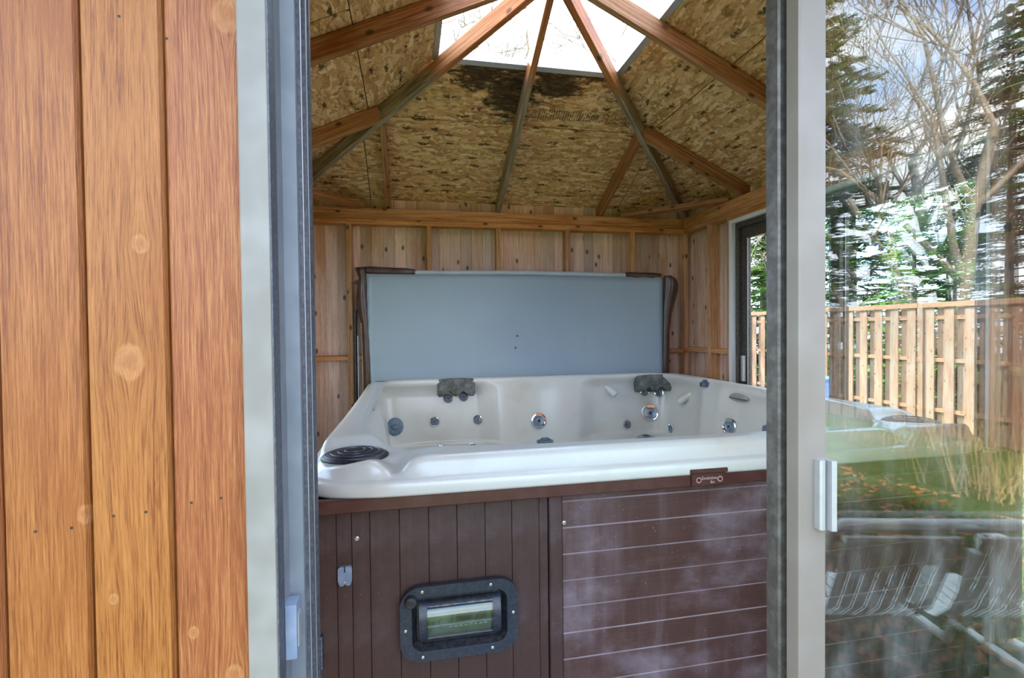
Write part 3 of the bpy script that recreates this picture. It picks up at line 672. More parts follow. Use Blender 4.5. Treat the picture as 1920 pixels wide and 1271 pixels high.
for k in range(1, 17):
    def fn(th, dep=.02+.44*k/16):
        x, y, z = P(th, wall_r(th, dep), .932-dep); f = 1-smooth01(.02, .12, dep); return (x, y, z-deck_dz(x, y, z)*f)
    row_pts(fn)
for k in range(1, 7):
    def fn(th, t_=k/6):
        r0 = wall_r(th, .46); r1 = .66; return P(th, r0+(r1-r0)*t_, .472-.025*math.sin(min(1, t_*3)*math.pi/2)+.0)
    row_pts(fn)
for (r_, z_) in ((.63, .44), (.60, .36), (.57, .22), (.52, .17), (.30, .155), (.10, .15)): row_pts(lambda th, r_=r_, z_=z_: P(th, r_, z_))
mb = MB(); mb.v = [p for rw in rows for p in rw]
for a in range(len(rows)-1):
    for i in range(NT):
        j2 = (i+1) % NT; mb.f.append((a*NT+i, a*NT+j2, (a+1)*NT+j2, (a+1)*NT+i))
mb.f.append(tuple((len(rows)-1)*NT+i for i in range(NT)))
shell_me = mb.mesh('shell', 2, fix=False); put('shell', shell_me, M['acrylic'], TUB)
shell_bvh = BVHTree.FromPolygons(mb.v, mb.f)
def hit(px, py):
    o_, d = pixray(px, py); loc, nor, idx, dist = shell_bvh.ray_cast(o_, d)
    if loc is None: return None, None
    if nor.dot(d) > 0: nor = -nor
    return loc, nor
def hidden_hit(px, py, ymin=1.75):
    """like hit() but passes the near rim, for fittings half hidden behind it"""
    o_, d = pixray(px, py); o_ = o_+d*((ymin-o_.y)/d.y); loc, nor, idx, dist = shell_bvh.ray_cast(o_, d)
    if loc is None: return None, None
    if nor.dot(d) > 0: nor = -nor
    return loc, nor
def frame_at(loc, nor, spin=0):
    z = nor.normalized(); x = Vector((0, 0, 1)).cross(z)
    x = x.normalized() if x.length > .1 else Vector((1, 0, 0)); y = z.cross(x)
    return Matrix.Translation(loc) @ Matrix((x, y, z)).transposed().to_4x4() @ Matrix.Rotation(spin, 4, 'Z')
# cabinet
cab = MB(); cab.box(CTX-1.135, CTX+1.135, 1.4245, 1.44, .02, .802); cab.box(CTX-1.135, CTX+1.135, CTY+1.132, CTY+1.140, .02, .80)
cab.box(CTX-1.135, CTX-1.12, 1.44, CTY+1.132, .02, .80); cab.box(CTX+1.12, CTX+1.135, 1.44, CTY+1.132, .02, .80); cab.box(CTX-1.135, CTX+1.135, 1.4245, CTY+1.14, .005, .02); CAB = cab.build('cabinet_core', M['dark'], TUB)
bar = MB(); bar.cbox(CTX-1.165, CTX+1.165, 1.371, 1.398, .803, .8385, .003, 'x'); bar.build('lip_trim', M['trim_brown'], TUB)
for x in (CTX-1.165, CTX+1.138): MB().cbox(x, x+.027, 1.40, CTY+1.165, .803, .8385, .003, 'y').build('lip_trim', M['trim_brown'], TUB)
MB().box(CTX-1.12, CTX+1.12, CTY+1.141, CTY+1.16, .02, .83).build('rear_panel', M['trim_brown'], TUB)
PL = [-.277, -.245, -.199, -.160, -.113, -.035, .044, .122, .201, .278, .358, .384]
for a, b_ in zip(PL[:-1], PL[1:]):
    q = MB(); q.prism([(0, .02), (.0004, .0015), (.0016, 0), (b_-a-.0016, 0), (b_-a-.0004, .0015), (b_-a, .02)], .03, .802); q.build('upright_plank', M['plank_v'], TUB, T(a, 1.402+rnd.uniform(-.001, .001), 0))
MB().cbox(.387, .427, 1.396, 1.424, .03, .802, .003).build('corner_strip', M['plank_v'], TUB)
ez = [.802, .781, .703, .6245, .546, .4685, .3915, .314, .236, .158, .08, .03]
for a, b_ in zip(ez[:-1], ez[1:]):
    hgt = a-b_; q = MB(); q.prism([(1.403, b_), (1.403, b_+hgt-.004), (1.407, b_+hgt-.0006), (1.423, b_+hgt-.0006), (1.423, b_)], .429, 2.004, 'x'); q.build('cabinet_plank', M['plank_h'], TUB)
for k in range(14):
    MB().cbox(0, .02, 0, .158, .03, .802, .003).build('upright_plank', M['plank_v'], TUB, T(CTX-1.156, 1.43+k*.16, 0))
for a, b_ in zip(ez[:-1], ez[1:]): MB().cbox(0, .02, 0, 2.23, 0, a-b_-.002, .002, 'y').build('cabinet_plank', M['plank_h'], TUB, T(CTX+1.136, 1.43, b_))
# cover-bar bracket on the trim
br = MB().cbox(.82, .933, 1.362, 1.372, .805, .8425, .002, 'x').build('bracket', M['trim_brown'], TUB)
MB().cbox(.815, .938, 1.3600, 1.372, .8425, .856, .002, 'x').build('bracket_cap', M['trim_brown'], br)
for x in (.842, .913): MB().lathe([(.0085, 0), (.0085, .0012), (.0066, .0012), (.0066, .0002)], 16, T(x, 1.362, .8235) @ Matrix.Rotation(R(90), 4, 'X')).build('bolt', M['light_print'], br); MB().lathe([(.0058, 0), (.0055, .0022)], 14, T(x, 1.362, .8235) @ Matrix.Rotation(R(90), 4, 'X')).build('bolt_head', M['trim_brown'], br)
RX90 = Matrix.Rotation(R(90), 4, 'X')
text_mesh('Evolution', .0135, M['light_print'], br, T(.8775, 1.3616, .828) @ RX90)
text_mesh('Bar', .0115, M['light_print'], br, T(.888, 1.3616, .8155) @ RX90)
# screws and latch on the upright planks
for (x, z) in ((-.1465, .724), (.4335, .716)):
    MB().lathe([(.006, 0), (.006, .0015), (.004, .0025)], 12, T(x, 1.4015, z) @ RX90).build('screw', M['screw'], TUB)
lt = MB(); lt.prism(rrect(.036, .044, .008, 4, -.178, .632), 1.392, 1.402, 'y')
LT = lt.build('cover_latch', M['latch'], TUB, smooth=True)
lt = MB(); lt.prism([(-.195, .612), (-.191, .603), (-.184, .602), (-.178, .607), (-.172, .602), (-.165, .603), (-.161, .612), (-.164, .62), (-.192, .62)], 1.394, 1.402, 'y'); lt.build('latch_lug', M['latch'], LT)
MB().box(-.1795, -.1765, 1.3905, 1.394, .640, .655).build('latch_slot', M['dark'], LT)
MB().lathe([(.003, 0), (.003, .003)], 10, T(-.178, 1.393, .614) @ RX90).build('screw', M['screw'], LT)
# vent grille near the cabinet corner
vg = MB(); vg.box(-.262, -.236, 1.398, 1.402, .385, .475); VG = vg.build('vent_grille', M['black'], TUB)
for k in range(14): MB().box(-.262, -.238, 1.391, 1.398, .388+k*.0062, .391+k*.0062).build('vent_rib', M['latch'], VG)
# built-in stereo
RC = (.126, .484)
outer = [(RC[0]+x+.0*z, RC[1]+z+.045*0) for (x, z) in rrect(.325, .205, .055, 8)]
inner = [(RC[0]+x, RC[1]+z) for (x, z) in rrect(.262, .148, .03, 8)]
rb = MB(); ring(rb, outer, inner, 1.388, 1.402); RB = rb.build('stereo_bezel', M['navy'], TUB, smooth=True)
rc = MB(); inner2 = [(RC[0]+x, RC[1]+z) for (x, z) in rrect(.236, .126, .02, 8)]
n_ = len(inner); rc.add([(p[0], 1.390, p[1]) for p in inner]+[(p[0], 1.412, p[1]) for p in inner2], [(i, (i+1) % n_, n_+(i+1) % n_, n_+i) for i in range(n_)]+[tuple(range(n_, 2*n_))])
rc.build('recess', M['black'], RB, smooth=True)
RB.matrix_basis = T(0, -.014, 0)
for (x, z) in ((-.103, .089), (.085, .089), (-.148, -.012), (.148, .004), (-.103, -.089), (.088, -.088)):
    MB().lathe([(.0042, 0), (.0042, .0015), (.0025, .0025)], 12, T(RC[0]+x, 1.388, RC[1]+z) @ RX90).build('screw', M['screw'], RB)
MB().lathe([(.017, 0), (.017, .010), (.014, .014), (.006, .0155)], 20, T(RC[0]-.133, 1.388, RC[1]+.068) @ RX90).build('stereo_knob', M['black'], RB, smooth=True)
def arc_strip(x0, x1, zc, ry, rz_, a0, a1, yb, n=12, th=.003):
    q = MB(); v = []
    for k in range(n+1):
        a = R(a0+(a1-a0)*k/n)
        for (e_) in (0, th):
            for x in (x0, x1): v.append((x, yb-(ry-e_)*math.cos(a), zc+(rz_-e_)*math.sin(a)))
    f = []
    for k in range(n):
        o_ = k*4; f += [(o_, o_+1, o_+5, o_+4), (o_+2, o_+6, o_+7, o_+3), (o_, o_+4, o_+6, o_+2), (o_+1, o_+3, o_+7, o_+5)]
    f += [(0, 2, 3, 1), (n*4, n*4+1, n*4+3, n*4+2)]
    return q.add(v, f)
hx0, hx1 = RC[0]-.112, RC[0]+.112
for (x0, x1) in ((hx0, hx0+.022), (hx1-.022, hx1)):
    q = MB(); pts = [(1.412-.034*math.cos(R(a)), RC[1]+.056*math.sin(R(a))) for a in range(-90, 91, 12)]; q.prism(pts, x0, x1, 'x'); q.build('housing_end', M['navy'], RB, smooth=True)
arc_strip(hx0+.022, hx1-.022, RC[1], .034, .056, 48, 90, 1.412).build('housing_top', M['black'], RB, smooth=True)
arc_strip(hx0+.022, hx1-.022, RC[1], .034, .056, -90, -50, 1.412).build('housing_foot', M['black'], RB, smooth=True)
arc_strip(hx0+.022, hx1-.022, RC[1], .031, .053, -48, 47, 1.411, th=.002).build('clear_door', M['radio_glass'], RB, smooth=True)
MB().tube([(hx0+.024, 1.388, RC[1]+.047), (hx1-.024, 1.388, RC[1]+.047)], .003).build('door_hinge', M['knob_dark'], RB)
fc = MB().box(hx0+.024, hx1-.024, 1.401, 1.410, RC[1]-.042, RC[1]+.036).build('radio_face', M['radio'], RB)
MB().box(RC[0]-.012, RC[0]+.075, 1.3995, 1.401, RC[1]-.008, RC[1]+.014).build('display', M['radio_dark'], RB)
MB().lathe([(.0135, 0), (.0125, .008), (.004, .0095)], 18, T(RC[0]-.046, 1.401, RC[1]-.008) @ RX90).build('volume_knob', M['radio'], RB, smooth=True)
MB().box(RC[0]-.028, RC[0]-.018, 1.3995, 1.401, RC[1]-.012, RC[1]+.008).build('radio_key', M['radio_dark'], RB)
for k in range(8): MB().box(RC[0]-.030+k*.0138, RC[0]-.021+k*.0138, 1.3990, 1.401, RC[1]-.0225, RC[1]-.0195).build('radio_key', M['radio_btn'], RB)
MB().box(RC[0]-.078, RC[0]-.068, 1.3995, 1.401, RC[1]-.014, RC[1]-.004).build('radio_key', M['radio_dark'], RB)
# corner speakers
for k, (sx_, sy_) in enumerate(SPK):
    z0 = .9335-(.030 if k < 2 else .012)-.002
    q = MB(); q.lathe([(.098, 0), (.098, .006), (.092, .011), (.07, .018), (.04, .022), (.01, .0235)], 36, None if k < 2 else Matrix.Scale(.5, 4), 1, .95); SPo = q.build('speaker', M['black'], TUB, T(sx_, sy_, z0), smooth=True)
    if k < 2:
        for rr in (.03, .05, .07, .086):
            q = MB(); prof = {.03: .0225, .05: .0206, .07: .0180, .086: .0125}[rr]
            q.tube([(rr*math.cos(R(a)), rr*.95*math.sin(R(a)), prof) for a in range(0, 361, 15)], .0022, 5, False); q.build('speaker_ring', M['knob_dark'], SPo, T(sx_, sy_, z0), smooth=True)
# jets
def jet(px, py, r, kind, hid=False, tilt=None):
    loc, nor = (hidden_hit if hid else hit)(px, py)
    if loc is None: return
    if tilt: nor = (nor+Vector(tilt)).normalized()
    F_ = frame_at(loc, nor, .3)
    q = MB(); q.lathe([(r, -.004), (r*1.02, .004), (r*.96, .009), (r*.80, .010), (r*.70, .006), (r*.64, -.002)], 28); J_ = q.build('jet', M['chrome'], TUB, F_, smooth=True)
    q = MB(); q.lathe([(r*.66, -.003), (r*.60, .003), (r*.45, .001), (r*.36, .0), (r*.34, .008), (r*.20, .009), (r*.16, .002)], 20); q.build('nozzle', M['jet_blue'], J_, F_, smooth=True)
    q = MB(); q.lathe([(r*.17, .0), (r*.16, .0045)], 10); q.build('orifice', M['black'], J_, F_)
    if kind == 'big':
        for a in (40, 220):
            q = MB(); q.prism([(r*.62*math.cos(R(a+d)), r*.62*math.sin(R(a+d))) for d in range(0, 70, 14)]+[(r*.92*math.cos(R(a+d)), r*.92*math.sin(R(a+d))) for d in range(56, -1, -14)], .008, .012); q.build('grip', M['chrome'], J_, F_)
for (px, py) in ((840, 747), (869, 744), (815, 790), (896, 787), (1208, 735), (1236, 737), (1176, 796), (1258, 803)): jet(px, py, .034, 'small')
for (px, py) in ((828, 839), (885, 836)): jet(px, py, .031, 'small', True)
jet(1010, 789, .058, 'big'); jet(1219, 774, .068, 'big'); jet(1212, 822, .068, 'big', True); jet(1368, 800, .052, 'big')
# horn-shaped neck jets beside the corner pillow
for (px, py, dx) in ((1148, 738, 1), (1285, 752, -1)):
    loc, nor = hit(px, py); F_ = frame_at(loc+nor*.02, nor)
    q = MB(); a = Vector((-.05*dx, .06, -.03)); q.tube([F_ @ a, F_ @ Vector((-.02*dx, .025, .0)), F_ @ Vector((.012*dx, -.01, .018))], [.012, .026, .026], 14); HN = q.build('neck_jet', M['acrylic'], TUB, smooth=True)
    q = MB(); q.tube([F_ @ Vector((.0105*dx, -.008, .0172)), F_ @ Vector((.014*dx, -.0115, .0192))], .021, 14); q.build('nozzle', M['jet_blue'], HN, smooth=True)
# diverter and air-control knobs
def knob(px, py, r, mat, flat=.6, hid=False, up=True):
    loc, nor = (hidden_hit if hid else hit)(px, py)
    if loc is None: return
    F_ = Matrix.Translation(loc) if up else frame_at(loc, nor)
    q = MB(); q.lathe([(r, -.012), (r, .010), (r*.92, .016), (r*.6, .019)], 28); K = q.build('control_knob', M[mat], TUB, F_, smooth=True)
    q = MB(); q.lathe([(r*.55, .018), (r*.55, .028), (r*.45, .033)], 20, None, 1, .55); q.build('knob_grip', M[mat], K, F_, smooth=True)
knob(1322, 721, .034, 'knob_dark'); knob(1469, 749, .040, 'knob_dark'); knob(740, 800, .062, 'knob', up=False); knob(1022, 829, .06, 'knob', hid=True); knob(1452, 805, .06, 'knob', hid=True)
# grey oval cover on the side rim
loc, nor = hit(1388, 745); F_ = frame_at(loc, nor)
q = MB(); q.lathe([(.085, -.01), (.085, .012), (.078, .018), (.05, .022)], 32, None, 1, .30); OC = q.build('waterfall_spout', M['grey_lens'], TUB, F_, smooth=True)
q = MB(); q.box(-.075, .075, -.002, .002, .018, .0235); q.build('spout_slot', M['dark'], OC, F_)
# head pillows
def pillow(px, py, push):
    loc, nor = hit(px, py)
    yv = Vector((nor.x*.35, -1, .18)).normalized(); F_ = frame_at(loc+yv*push, yv)
    w_, h_ = .135, .062
    out = [(-w_, h_*.75), (-w_*.9, h_), (-w_*.3, h_*1.08), (w_*.3, h_*1.08), (w_*.9, h_), (w_, h_*.75), (w_*.99, -h_*.75), (w_*.9, -h_), (w_*.72, -h_*.95)]
    for k in range(7): a = R(10+160*k/6); out.append((w_*.42+.036*math.cos(a), -h_*1.05+.036*math.sin(a)))
    out += [(0.012, -h_*.85), (0, -h_*1.0), (-.012, -h_*.85)]
    for k in range(7): a = R(10+160*k/6); out.append((-w_*.42+.036*math.cos(a), -h_*1.05+.036*math.sin(a)))
    out += [(-w_*.72, -h_*.95), (-w_*.9, -h_), (-w_*.99, -h_*.75)]
    n = len(out); cx_, cy_ = 0, .012; v = []; 
    def base(x, y): return .006*math.cos(x*9)+.004*math.cos(y*14)-.01
    for (sc, up) in ((1.0, -.07), (1.0, .012), (.965, .019), (.88, .023), (.6, .025), (.3, .026)):
        for (x, y) in out: X_, Y_ = (x-cx_)*sc+cx_, (y-cy_)*sc+cy_; v.append((X_, Y_, base(X_, Y_)+up))
    L_ = 6; f = [(l*n+i, l*n+(i+1) % n, (l+1)*n+(i+1) % n, (l+1)*n+i) for l in range(L_-1) for i in range(n)]
    v.append((cx_, cy_, base(cx_, cy_)+.026)); f += [((L_-1)*n+i, (L_-1)*n+(i+1) % n, L_*n) for i in range(n)]
    MB().add(v, f).build('head_pillow', M['pillow'], TUB, F_, smooth=True)
pillow(855, 727, .026); pillow(1219, 720, .078)

# ------------------------------------------------------------------ folded cover standing behind the tub
CV = thing('tub_cover', 'folded hot tub cover with grey blue lining standing behind the tub', 'cover', (.84, 3.80, .0))
cx0, cx1, cz0, cz1, cyf = -.305, 2.015, .55, 1.69, 3.752
q = MB(); NX, NZ = 48, 26
for j2 in range(NZ+1):
    for i in range(NX+1):
        a, b_ = i/NX, j2/NZ; x = cx0+(cx1-cx0)*a; z = cz0+(cz1-cz0)*b_
        puff = .012*(1-(2*a-1)**6)*(1-(2*b_-1)**6); wr_ = .0045*mnoise.noise((x*2.2+z*1.2, z*3.1, 4.0))+.004*math.exp(-a*14)*math.sin(z*46+a*20)
        q.v.append((x, cyf-puff-wr_, z))
for j2 in range(NZ):
    for i in range(NX): a = j2*(NX+1)+i; q.f.append((a, a+1, a+NX+2, a+NX+1))
bnd = [i for i in range(NX+1)]+[k*(NX+1)+NX for k in range(1, NZ+1)]+[NZ*(NX+1)+i for i in range(NX-1, -1, -1)]+[k*(NX+1) for k in range(NZ-1, 0, -1)]
n0 = len(q.v); q.v += [(q.v[i][0], 3.80, q.v[i][2]) for i in bnd]; nb = len(bnd)
q.f += [(bnd[i], bnd[(i+1) % nb], n0+(i+1) % nb, n0+i) for i in range(nb)]+[tuple(range(n0, n0+nb))]
q.build('lining', M['liner'], CV, smooth=2)
MB().cbox(cx0, cx1, 3.803, 3.88, cz0, cz1-.02, .012).build('rear_half', M['vinyl_brown'], CV)
MB().tube([(.045, 3.775, 1.703), (.86, 3.775, 1.712), (1.69, 3.775, 1.702)], .020, 12).build('hinge_strip', M['liner_top'], CV, smooth=True)
for (a, b_, z0, z1) in ((-.325, .045, 1.722, 1.708), (1.69, 2.0, 1.706, 1.700)):
    q = MB(); v = []
    q.tube([(a+(b_-a)*k/8, 3.772+.004*math.sin(k*2), z0+(z1-z0)*k/8) for k in range(9)], [.020, .027, .027, .026, .027, .026, .027, .026, .020], 12); q.build('end_roll', M['vinyl_brown'], CV, smooth=True)
def flap(name, prof, yb):
    """hanging vinyl skirt: prof = list of (z, x_inner, x_outer, bulge)"""
    q = MB(); n = 7
    for (z, xi, xo, bl) in prof:
        for k in range(n):
            t_ = k/(n-1); q.v.append((xi+(xo-xi)*t_, yb-.012-bl*math.sin(t_*math.pi)+.02*t_, z))
    for r_ in range(len(prof)-1):
        for k in range(n-1): a = r_*n+k; q.f.append((a, a+1, a+n+1, a+n))
    o = q.build(name, M['vinyl_brown'], CV, smooth=2); sm = o.modifiers.new('thick', 'SOLIDIFY'); sm.thickness = .006; sm.offset = 0; return o
fl1 = flap('skirt_flap', [(1.735, -.30, -.375, .03), (1.70, -.30, -.365, .03), (1.66, -.302, -.352, .02), (1.60, -.30, -.362, .02), (1.52, -.30, -.366, .015), (1.42, -.298, -.358, .012), (1.32, -.295, -.338, .01), (1.2, -.29, -.335, .01), (1.0, -.282, -.332, .01), (.6, -.275, -.328, .01)], 3.76)
fl2 = flap('skirt_flap', [(1.70, 2.01, 2.085, .035), (1.68, 2.01, 2.125, .04), (1.64, 2.01, 2.145, .045), (1.59, 2.01, 2.145, .04), (1.50, 2.008, 2.115, .03), (1.40, 2.006, 2.085, .02), (1.25, 2.004, 2.065, .014), (1.0, 2.0, 2.06, .012), (.6, 1.998, 2.058, .01)], 3.75)
q = MB(); q.tube([(-.340, 3.758, 1.34), (-.336, 3.756, 1.2), (-.333, 3.756, 1.0), (-.329, 3.756, .6)], .003, 6); q.build('seam_binding', M['vinyl_edge'], fl1)
q = MB(); q.tube([(2.148, 3.762, 1.61), (2.118, 3.764, 1.50), (2.087, 3.764, 1.40), (2.067, 3.762, 1.25), (2.062, 3.762, 1.0)], .003, 6); q.build('seam_binding', M['vinyl_edge'], fl2)
q = MB(); q.prism([(-.335, 1.66), (-.41, 1.628), (-.345, 1.605)], 3.772, 3.778, 'y'); q.build('corner_tab', M['vinyl_brown'], CV)
for (x, z) in ((.80, 1.232), (.785, 1.142)): MB().lathe([(.008, 0), (.007, .002)], 10, T(x, 3.7415, z) @ RX90).build('stain_spot', M['vinyl_brown'], CV)
LF = thing('cover_lifter', 'black metal lifter arm standing beside the folded cover', 'lifter', (-.385, 3.78, 0))
MB().tube([(-.385, 3.80, .0), (-.385, 3.80, 1.40), (-.375, 3.80, 1.44)], .013, 10).build('arm', M['black'], LF, smooth=True)
MB().tube([(-.365, 3.775, .0), (-.365, 3.775, 1.25)], .006, 8).build('gas_strut', M['alu'], LF, smooth=True)
MB().box(-.40, -.355, 3.765, 3.82, .0, .012).build('foot', M['black'], LF)

# ------------------------------------------------------------------ garden: fence
FXX, FY0, FY1, FT, FB = 9.3, -13.0, 17.0, 1.69, GROUND-.085*5.8+.03
FN = thing('garden_fence', 'tall cedar shadow box fence running along the lawn', 'fence', (FXX, 2, FB))
fb = MB(); fb.cbox(-.009, .009, 0, .165, FB, FT-.03, .002); fb = fb.mesh('fence_board')
y = FY0; k = 0
while y < FY1:
    put('fence_board', fb, M['fence'], FN, T(FXX-.032, y, 0)); put('fence_board', fb, M['fence'], FN, T(FXX+.032, y+.165, 0)); y += .34; k += 1
y = 7.63-2.4*9
while y < FY1:
    if y > FY0:
        MB().cbox(-.05, .05, -.05, .05, FB-.1, 1.80, .004).build('fence_post', M['fence'], FN, T(FXX-.02, y, 0))
    for z0, hh, x0, x1 in ((FT-.09, .09, -.075, -.042), (1.38, .07, -.02, .02), (.62, .07, -.02, .02), (-.28, .07, -.02, .02)):
        MB().cbox(x0 if hh > .08 else -.022, x1 if hh > .08 else .022, .055, 2.345, z0, z0+hh, .003, 'y').build('fence_rail', M['fence_y'], FN, T(FXX, y, 0))
    y += 2.4
PO = MB().cbox(9.0, 9.08, 10.93, 11.01, FB-.06, 2.95, .004).build('garden_pole', M['fence'], label='slender bare wooden pole rising above the fence', category='pole')
BR = thing('rain_barrel', 'blue plastic barrel standing on the lawn near the fence', 'barrel', (5.25, 5.71, GROUND-.155))
MB().lathe([(.24, 0), (.28, .05), (.29, .35), (.30, .37), (.29, .40), (.29, .62), (.30, .65), (.29, .68), (.27, .92), (.25, .95)], 28).build('body', M['barrel'], BR, T(5.25, 5.71, GROUND-.155), smooth=True)
MB().lathe([(.26, .95), (.26, .985), (.22, .99)], 28).build('lid', M['barrel'], BR, T(5.25, 5.71, GROUND-.155), smooth=True)

# ------------------------------------------------------------------ garden: two-seat glider with ribbed backs, beside the house
GL = thing('patio_glider', 'resin two-seat garden glider with ribbed backs facing the lawn', 'glider', (1.95, -.35, GROUND))
gM = T(1.5, -.22, 0) @ Matrix.Rotation(R(14), 4, 'Z')           # local x along the bench, -y towards the lawn
def gp(x, y, z): return gM @ Vector((x, y, z))
tr_ = MB(); tr_.tube([gp(-.03, .02, .46), gp(-.02, .02, .535), gp(.03, .02, .56), gp(.95, .02, .56), gp(1.0, .02, .535), gp(1.01, .02, .46)], .024, 10); tr_.build('top_rail', M['resin'], GL, smooth=True)
for x0 in (.05, .52):
    q = MB(); q.tube([gp(x0, .0, .50), gp(x0+.41, .0, .50)], .014, 8); bk = q.build('back_rail', M['resin'], GL, smooth=True)
    for s_ in range(8):
        a = x0+.006+s_*.051; prof = [(.0, .50), (-.035, .40), (-.085, .28), (-.13, .18), (-.20, .11), (-.34, .08), (-.52, .10), (-.60, .09)]
        v = []; f = []
        for (yy, zz) in prof:
            for (xx, off) in ((a, 0), (a+.004, .006), (a+.041, .006), (a+.045, 0)): v.append(gp(xx, yy+off*.7, zz+off*.7))
            for xx in (a, a+.045): v.append(gp(xx, yy-.004, zz-.004))
        for i in range(len(prof)-1):
            o_ = i*6; n = o_+6
            for (p_, q_) in ((0, 1), (1, 2), (2, 3), (3, 5), (5, 4), (4, 0)): f.append((o_+p_, o_+q_, n+q_, n+p_))
        MB().add(v, f).build('slat', M['resin'], bk)
for x in (-.03, .49, 1.01):
    MB().tube([gp(x, .02, .47), gp(x, -.02, .30), gp(x, -.10, .08), gp(x, -.58, .08)], .018, 8).build('side_frame', M['resin'], GL, smooth=True)
for x in (-.03, 1.01):
    MB().tube([gp(x, .0, .30), gp(x, -.1, .33), gp(x, -.56, .32), gp(x, -.58, .08)], .018, 8).build('armrest', M['resin'], GL, smooth=True)
    for yy in (-.05, -.52): MB().tube([gp(x, yy, .09), gp(x, yy, GROUND)], .017, 8).build('leg', M['resin'], GL, smooth=True)
    MB().tube([gp(x, .04, GROUND+.02), gp(x, -.62, GROUND+.02)], .017, 8).build('runner', M['resin'], GL, smooth=True)

# ------------------------------------------------------------------ garden: trees
def spruce_mesh(seed, h, rad):
    g = random.Random(seed); fo = MB(); trk = MB()
    trk.tube([(0, 0, -.1), (0, 0, h*.5), (0, 0, h*.98)], [h*.018, h*.011, .01], 8)
    z = h*.06
    while z < h*.98:
        f = 1-z/h; L0 = rad*(f**.8)*g.uniform(.8, 1.1)+.12; nb_ = 6 if f > .3 else 5; a0 = g.uniform(0, 6.28)
        for b_ in range(nb_):
            a = a0+b_*6.283/nb_+g.uniform(-.25, .25); L = L0*g.uniform(.7, 1.1); c, s_ = math.cos(a), math.sin(a); droop = g.uniform(.12, .32)
            zb = z+g.uniform(-.15, .15)
            def pt(t_): return Vector((c*L*t_, s_*L*t_, zb+.12*L*math.sin(t_*2.2)-droop*L*t_*t_))
            trk.tube([pt(0), pt(.5), pt(.92)], [.016, .010, .004], 3, False)
            ns = max(6, int(L*15))
            for k in range(ns):
                t_ = .12+.88*k/(ns-1); p = pt(t_); tw = .34*L*(1-.72*t_)+.10
                for sd in (-1, 1):
                    l_ = tw*g.uniform(.7, 1.15); ang = a+sd*g.uniform(.7, 1.1); d = Vector((math.cos(ang), math.sin(ang), g.uniform(-.3, .05))); e_ = p+d*l_
                    pr = Vector((-d.y, d.x, g.uniform(-.3, .3))).normalized()
                    nsub = 3
                    for m_ in range(nsub):
                        q0 = p+(e_-p)*(m_/nsub); q1 = p+(e_-p)*((m_+1.35)/nsub); wd = .055*g.uniform(.7, 1.3)
                        n = len(fo.v); mid = (q0+q1)/2+Vector((0, 0, -.012)); fo.v += [tuple(q0), tuple(mid+pr*wd), tuple(q1), tuple(mid-pr*wd)]; fo.f += [(n, n+1, n+2), (n, n+2, n+3)]
        z += (.30+.12*f)*g.uniform(.8, 1.2)*max(.7, h/9)
    return fo.mesh('foliage', fix=False), trk.mesh('trunk', True, fix=False)
def bare_mesh(seed, h, spread=1.0, rmin=.007):
    g = random.Random(seed); mb_ = MB()
    def grow(p, d, L, r, depth):
        pts = [p]; n = 4
        for k in range(n):
            d = (d+Vector((g.uniform(-.14, .14), g.uniform(-.14, .14), g.uniform(-.02, .08)))).normalized(); p = p+d*(L/n); pts.append(p)
        rs = [max(rmin, r*(1-.45*k/n)) for k in range(n+1)]; mb_.tube(pts, rs, 6 if depth == 0 else (4 if depth < 3 else 3), False)
        if depth >= 5: return
        kids = 3 if depth else 7
        for k in range(kids):
            i = g.choice((2, 3, 4)) if depth else min(4, 1+k//2)
            az = g.uniform(0, 6.28); el = g.uniform(.5, .95)*spread
            u = d.orthogonal().normalized(); w_ = d.cross(u); nd = (d*math.cos(el)+(u*math.cos(az)+w_*math.sin(az))*math.sin(el)+Vector((0, 0, .15))).normalized()
            grow(pts[i], nd, L*g.uniform(.5, .75), rs[i]*.6, depth+1)
    grow(Vector((0, 0, -.1)), Vector((0, 0, 1)), h*.55, h*.014, 0)
    return mb_.mesh('branches', 2, fix=False)
SPM = [spruce_mesh(3, 9.0, 2.3), spruce_mesh(11, 7.0, 1.9)]
SPY = [(m1.copy(), m2.copy()) for (m1, m2) in SPM]
def spruce(x, y, k, s, rz, label, young=False):
    t_ = thing('spruce_tree', label, 'tree', (x, y, gz(x, y)-.05), 'spruce trees around the garden'); Mx = T(x, y, gz(x, y)-.05) @ Matrix.Rotation(rz, 4, 'Z') @ Matrix.Scale(s, 4)
    src = SPY if young else SPM
    put('foliage', src[k][0], M['needles_b' if young else 'needles'], t_, Mx); put('trunk', src[k][1], M['bark'], t_, Mx)
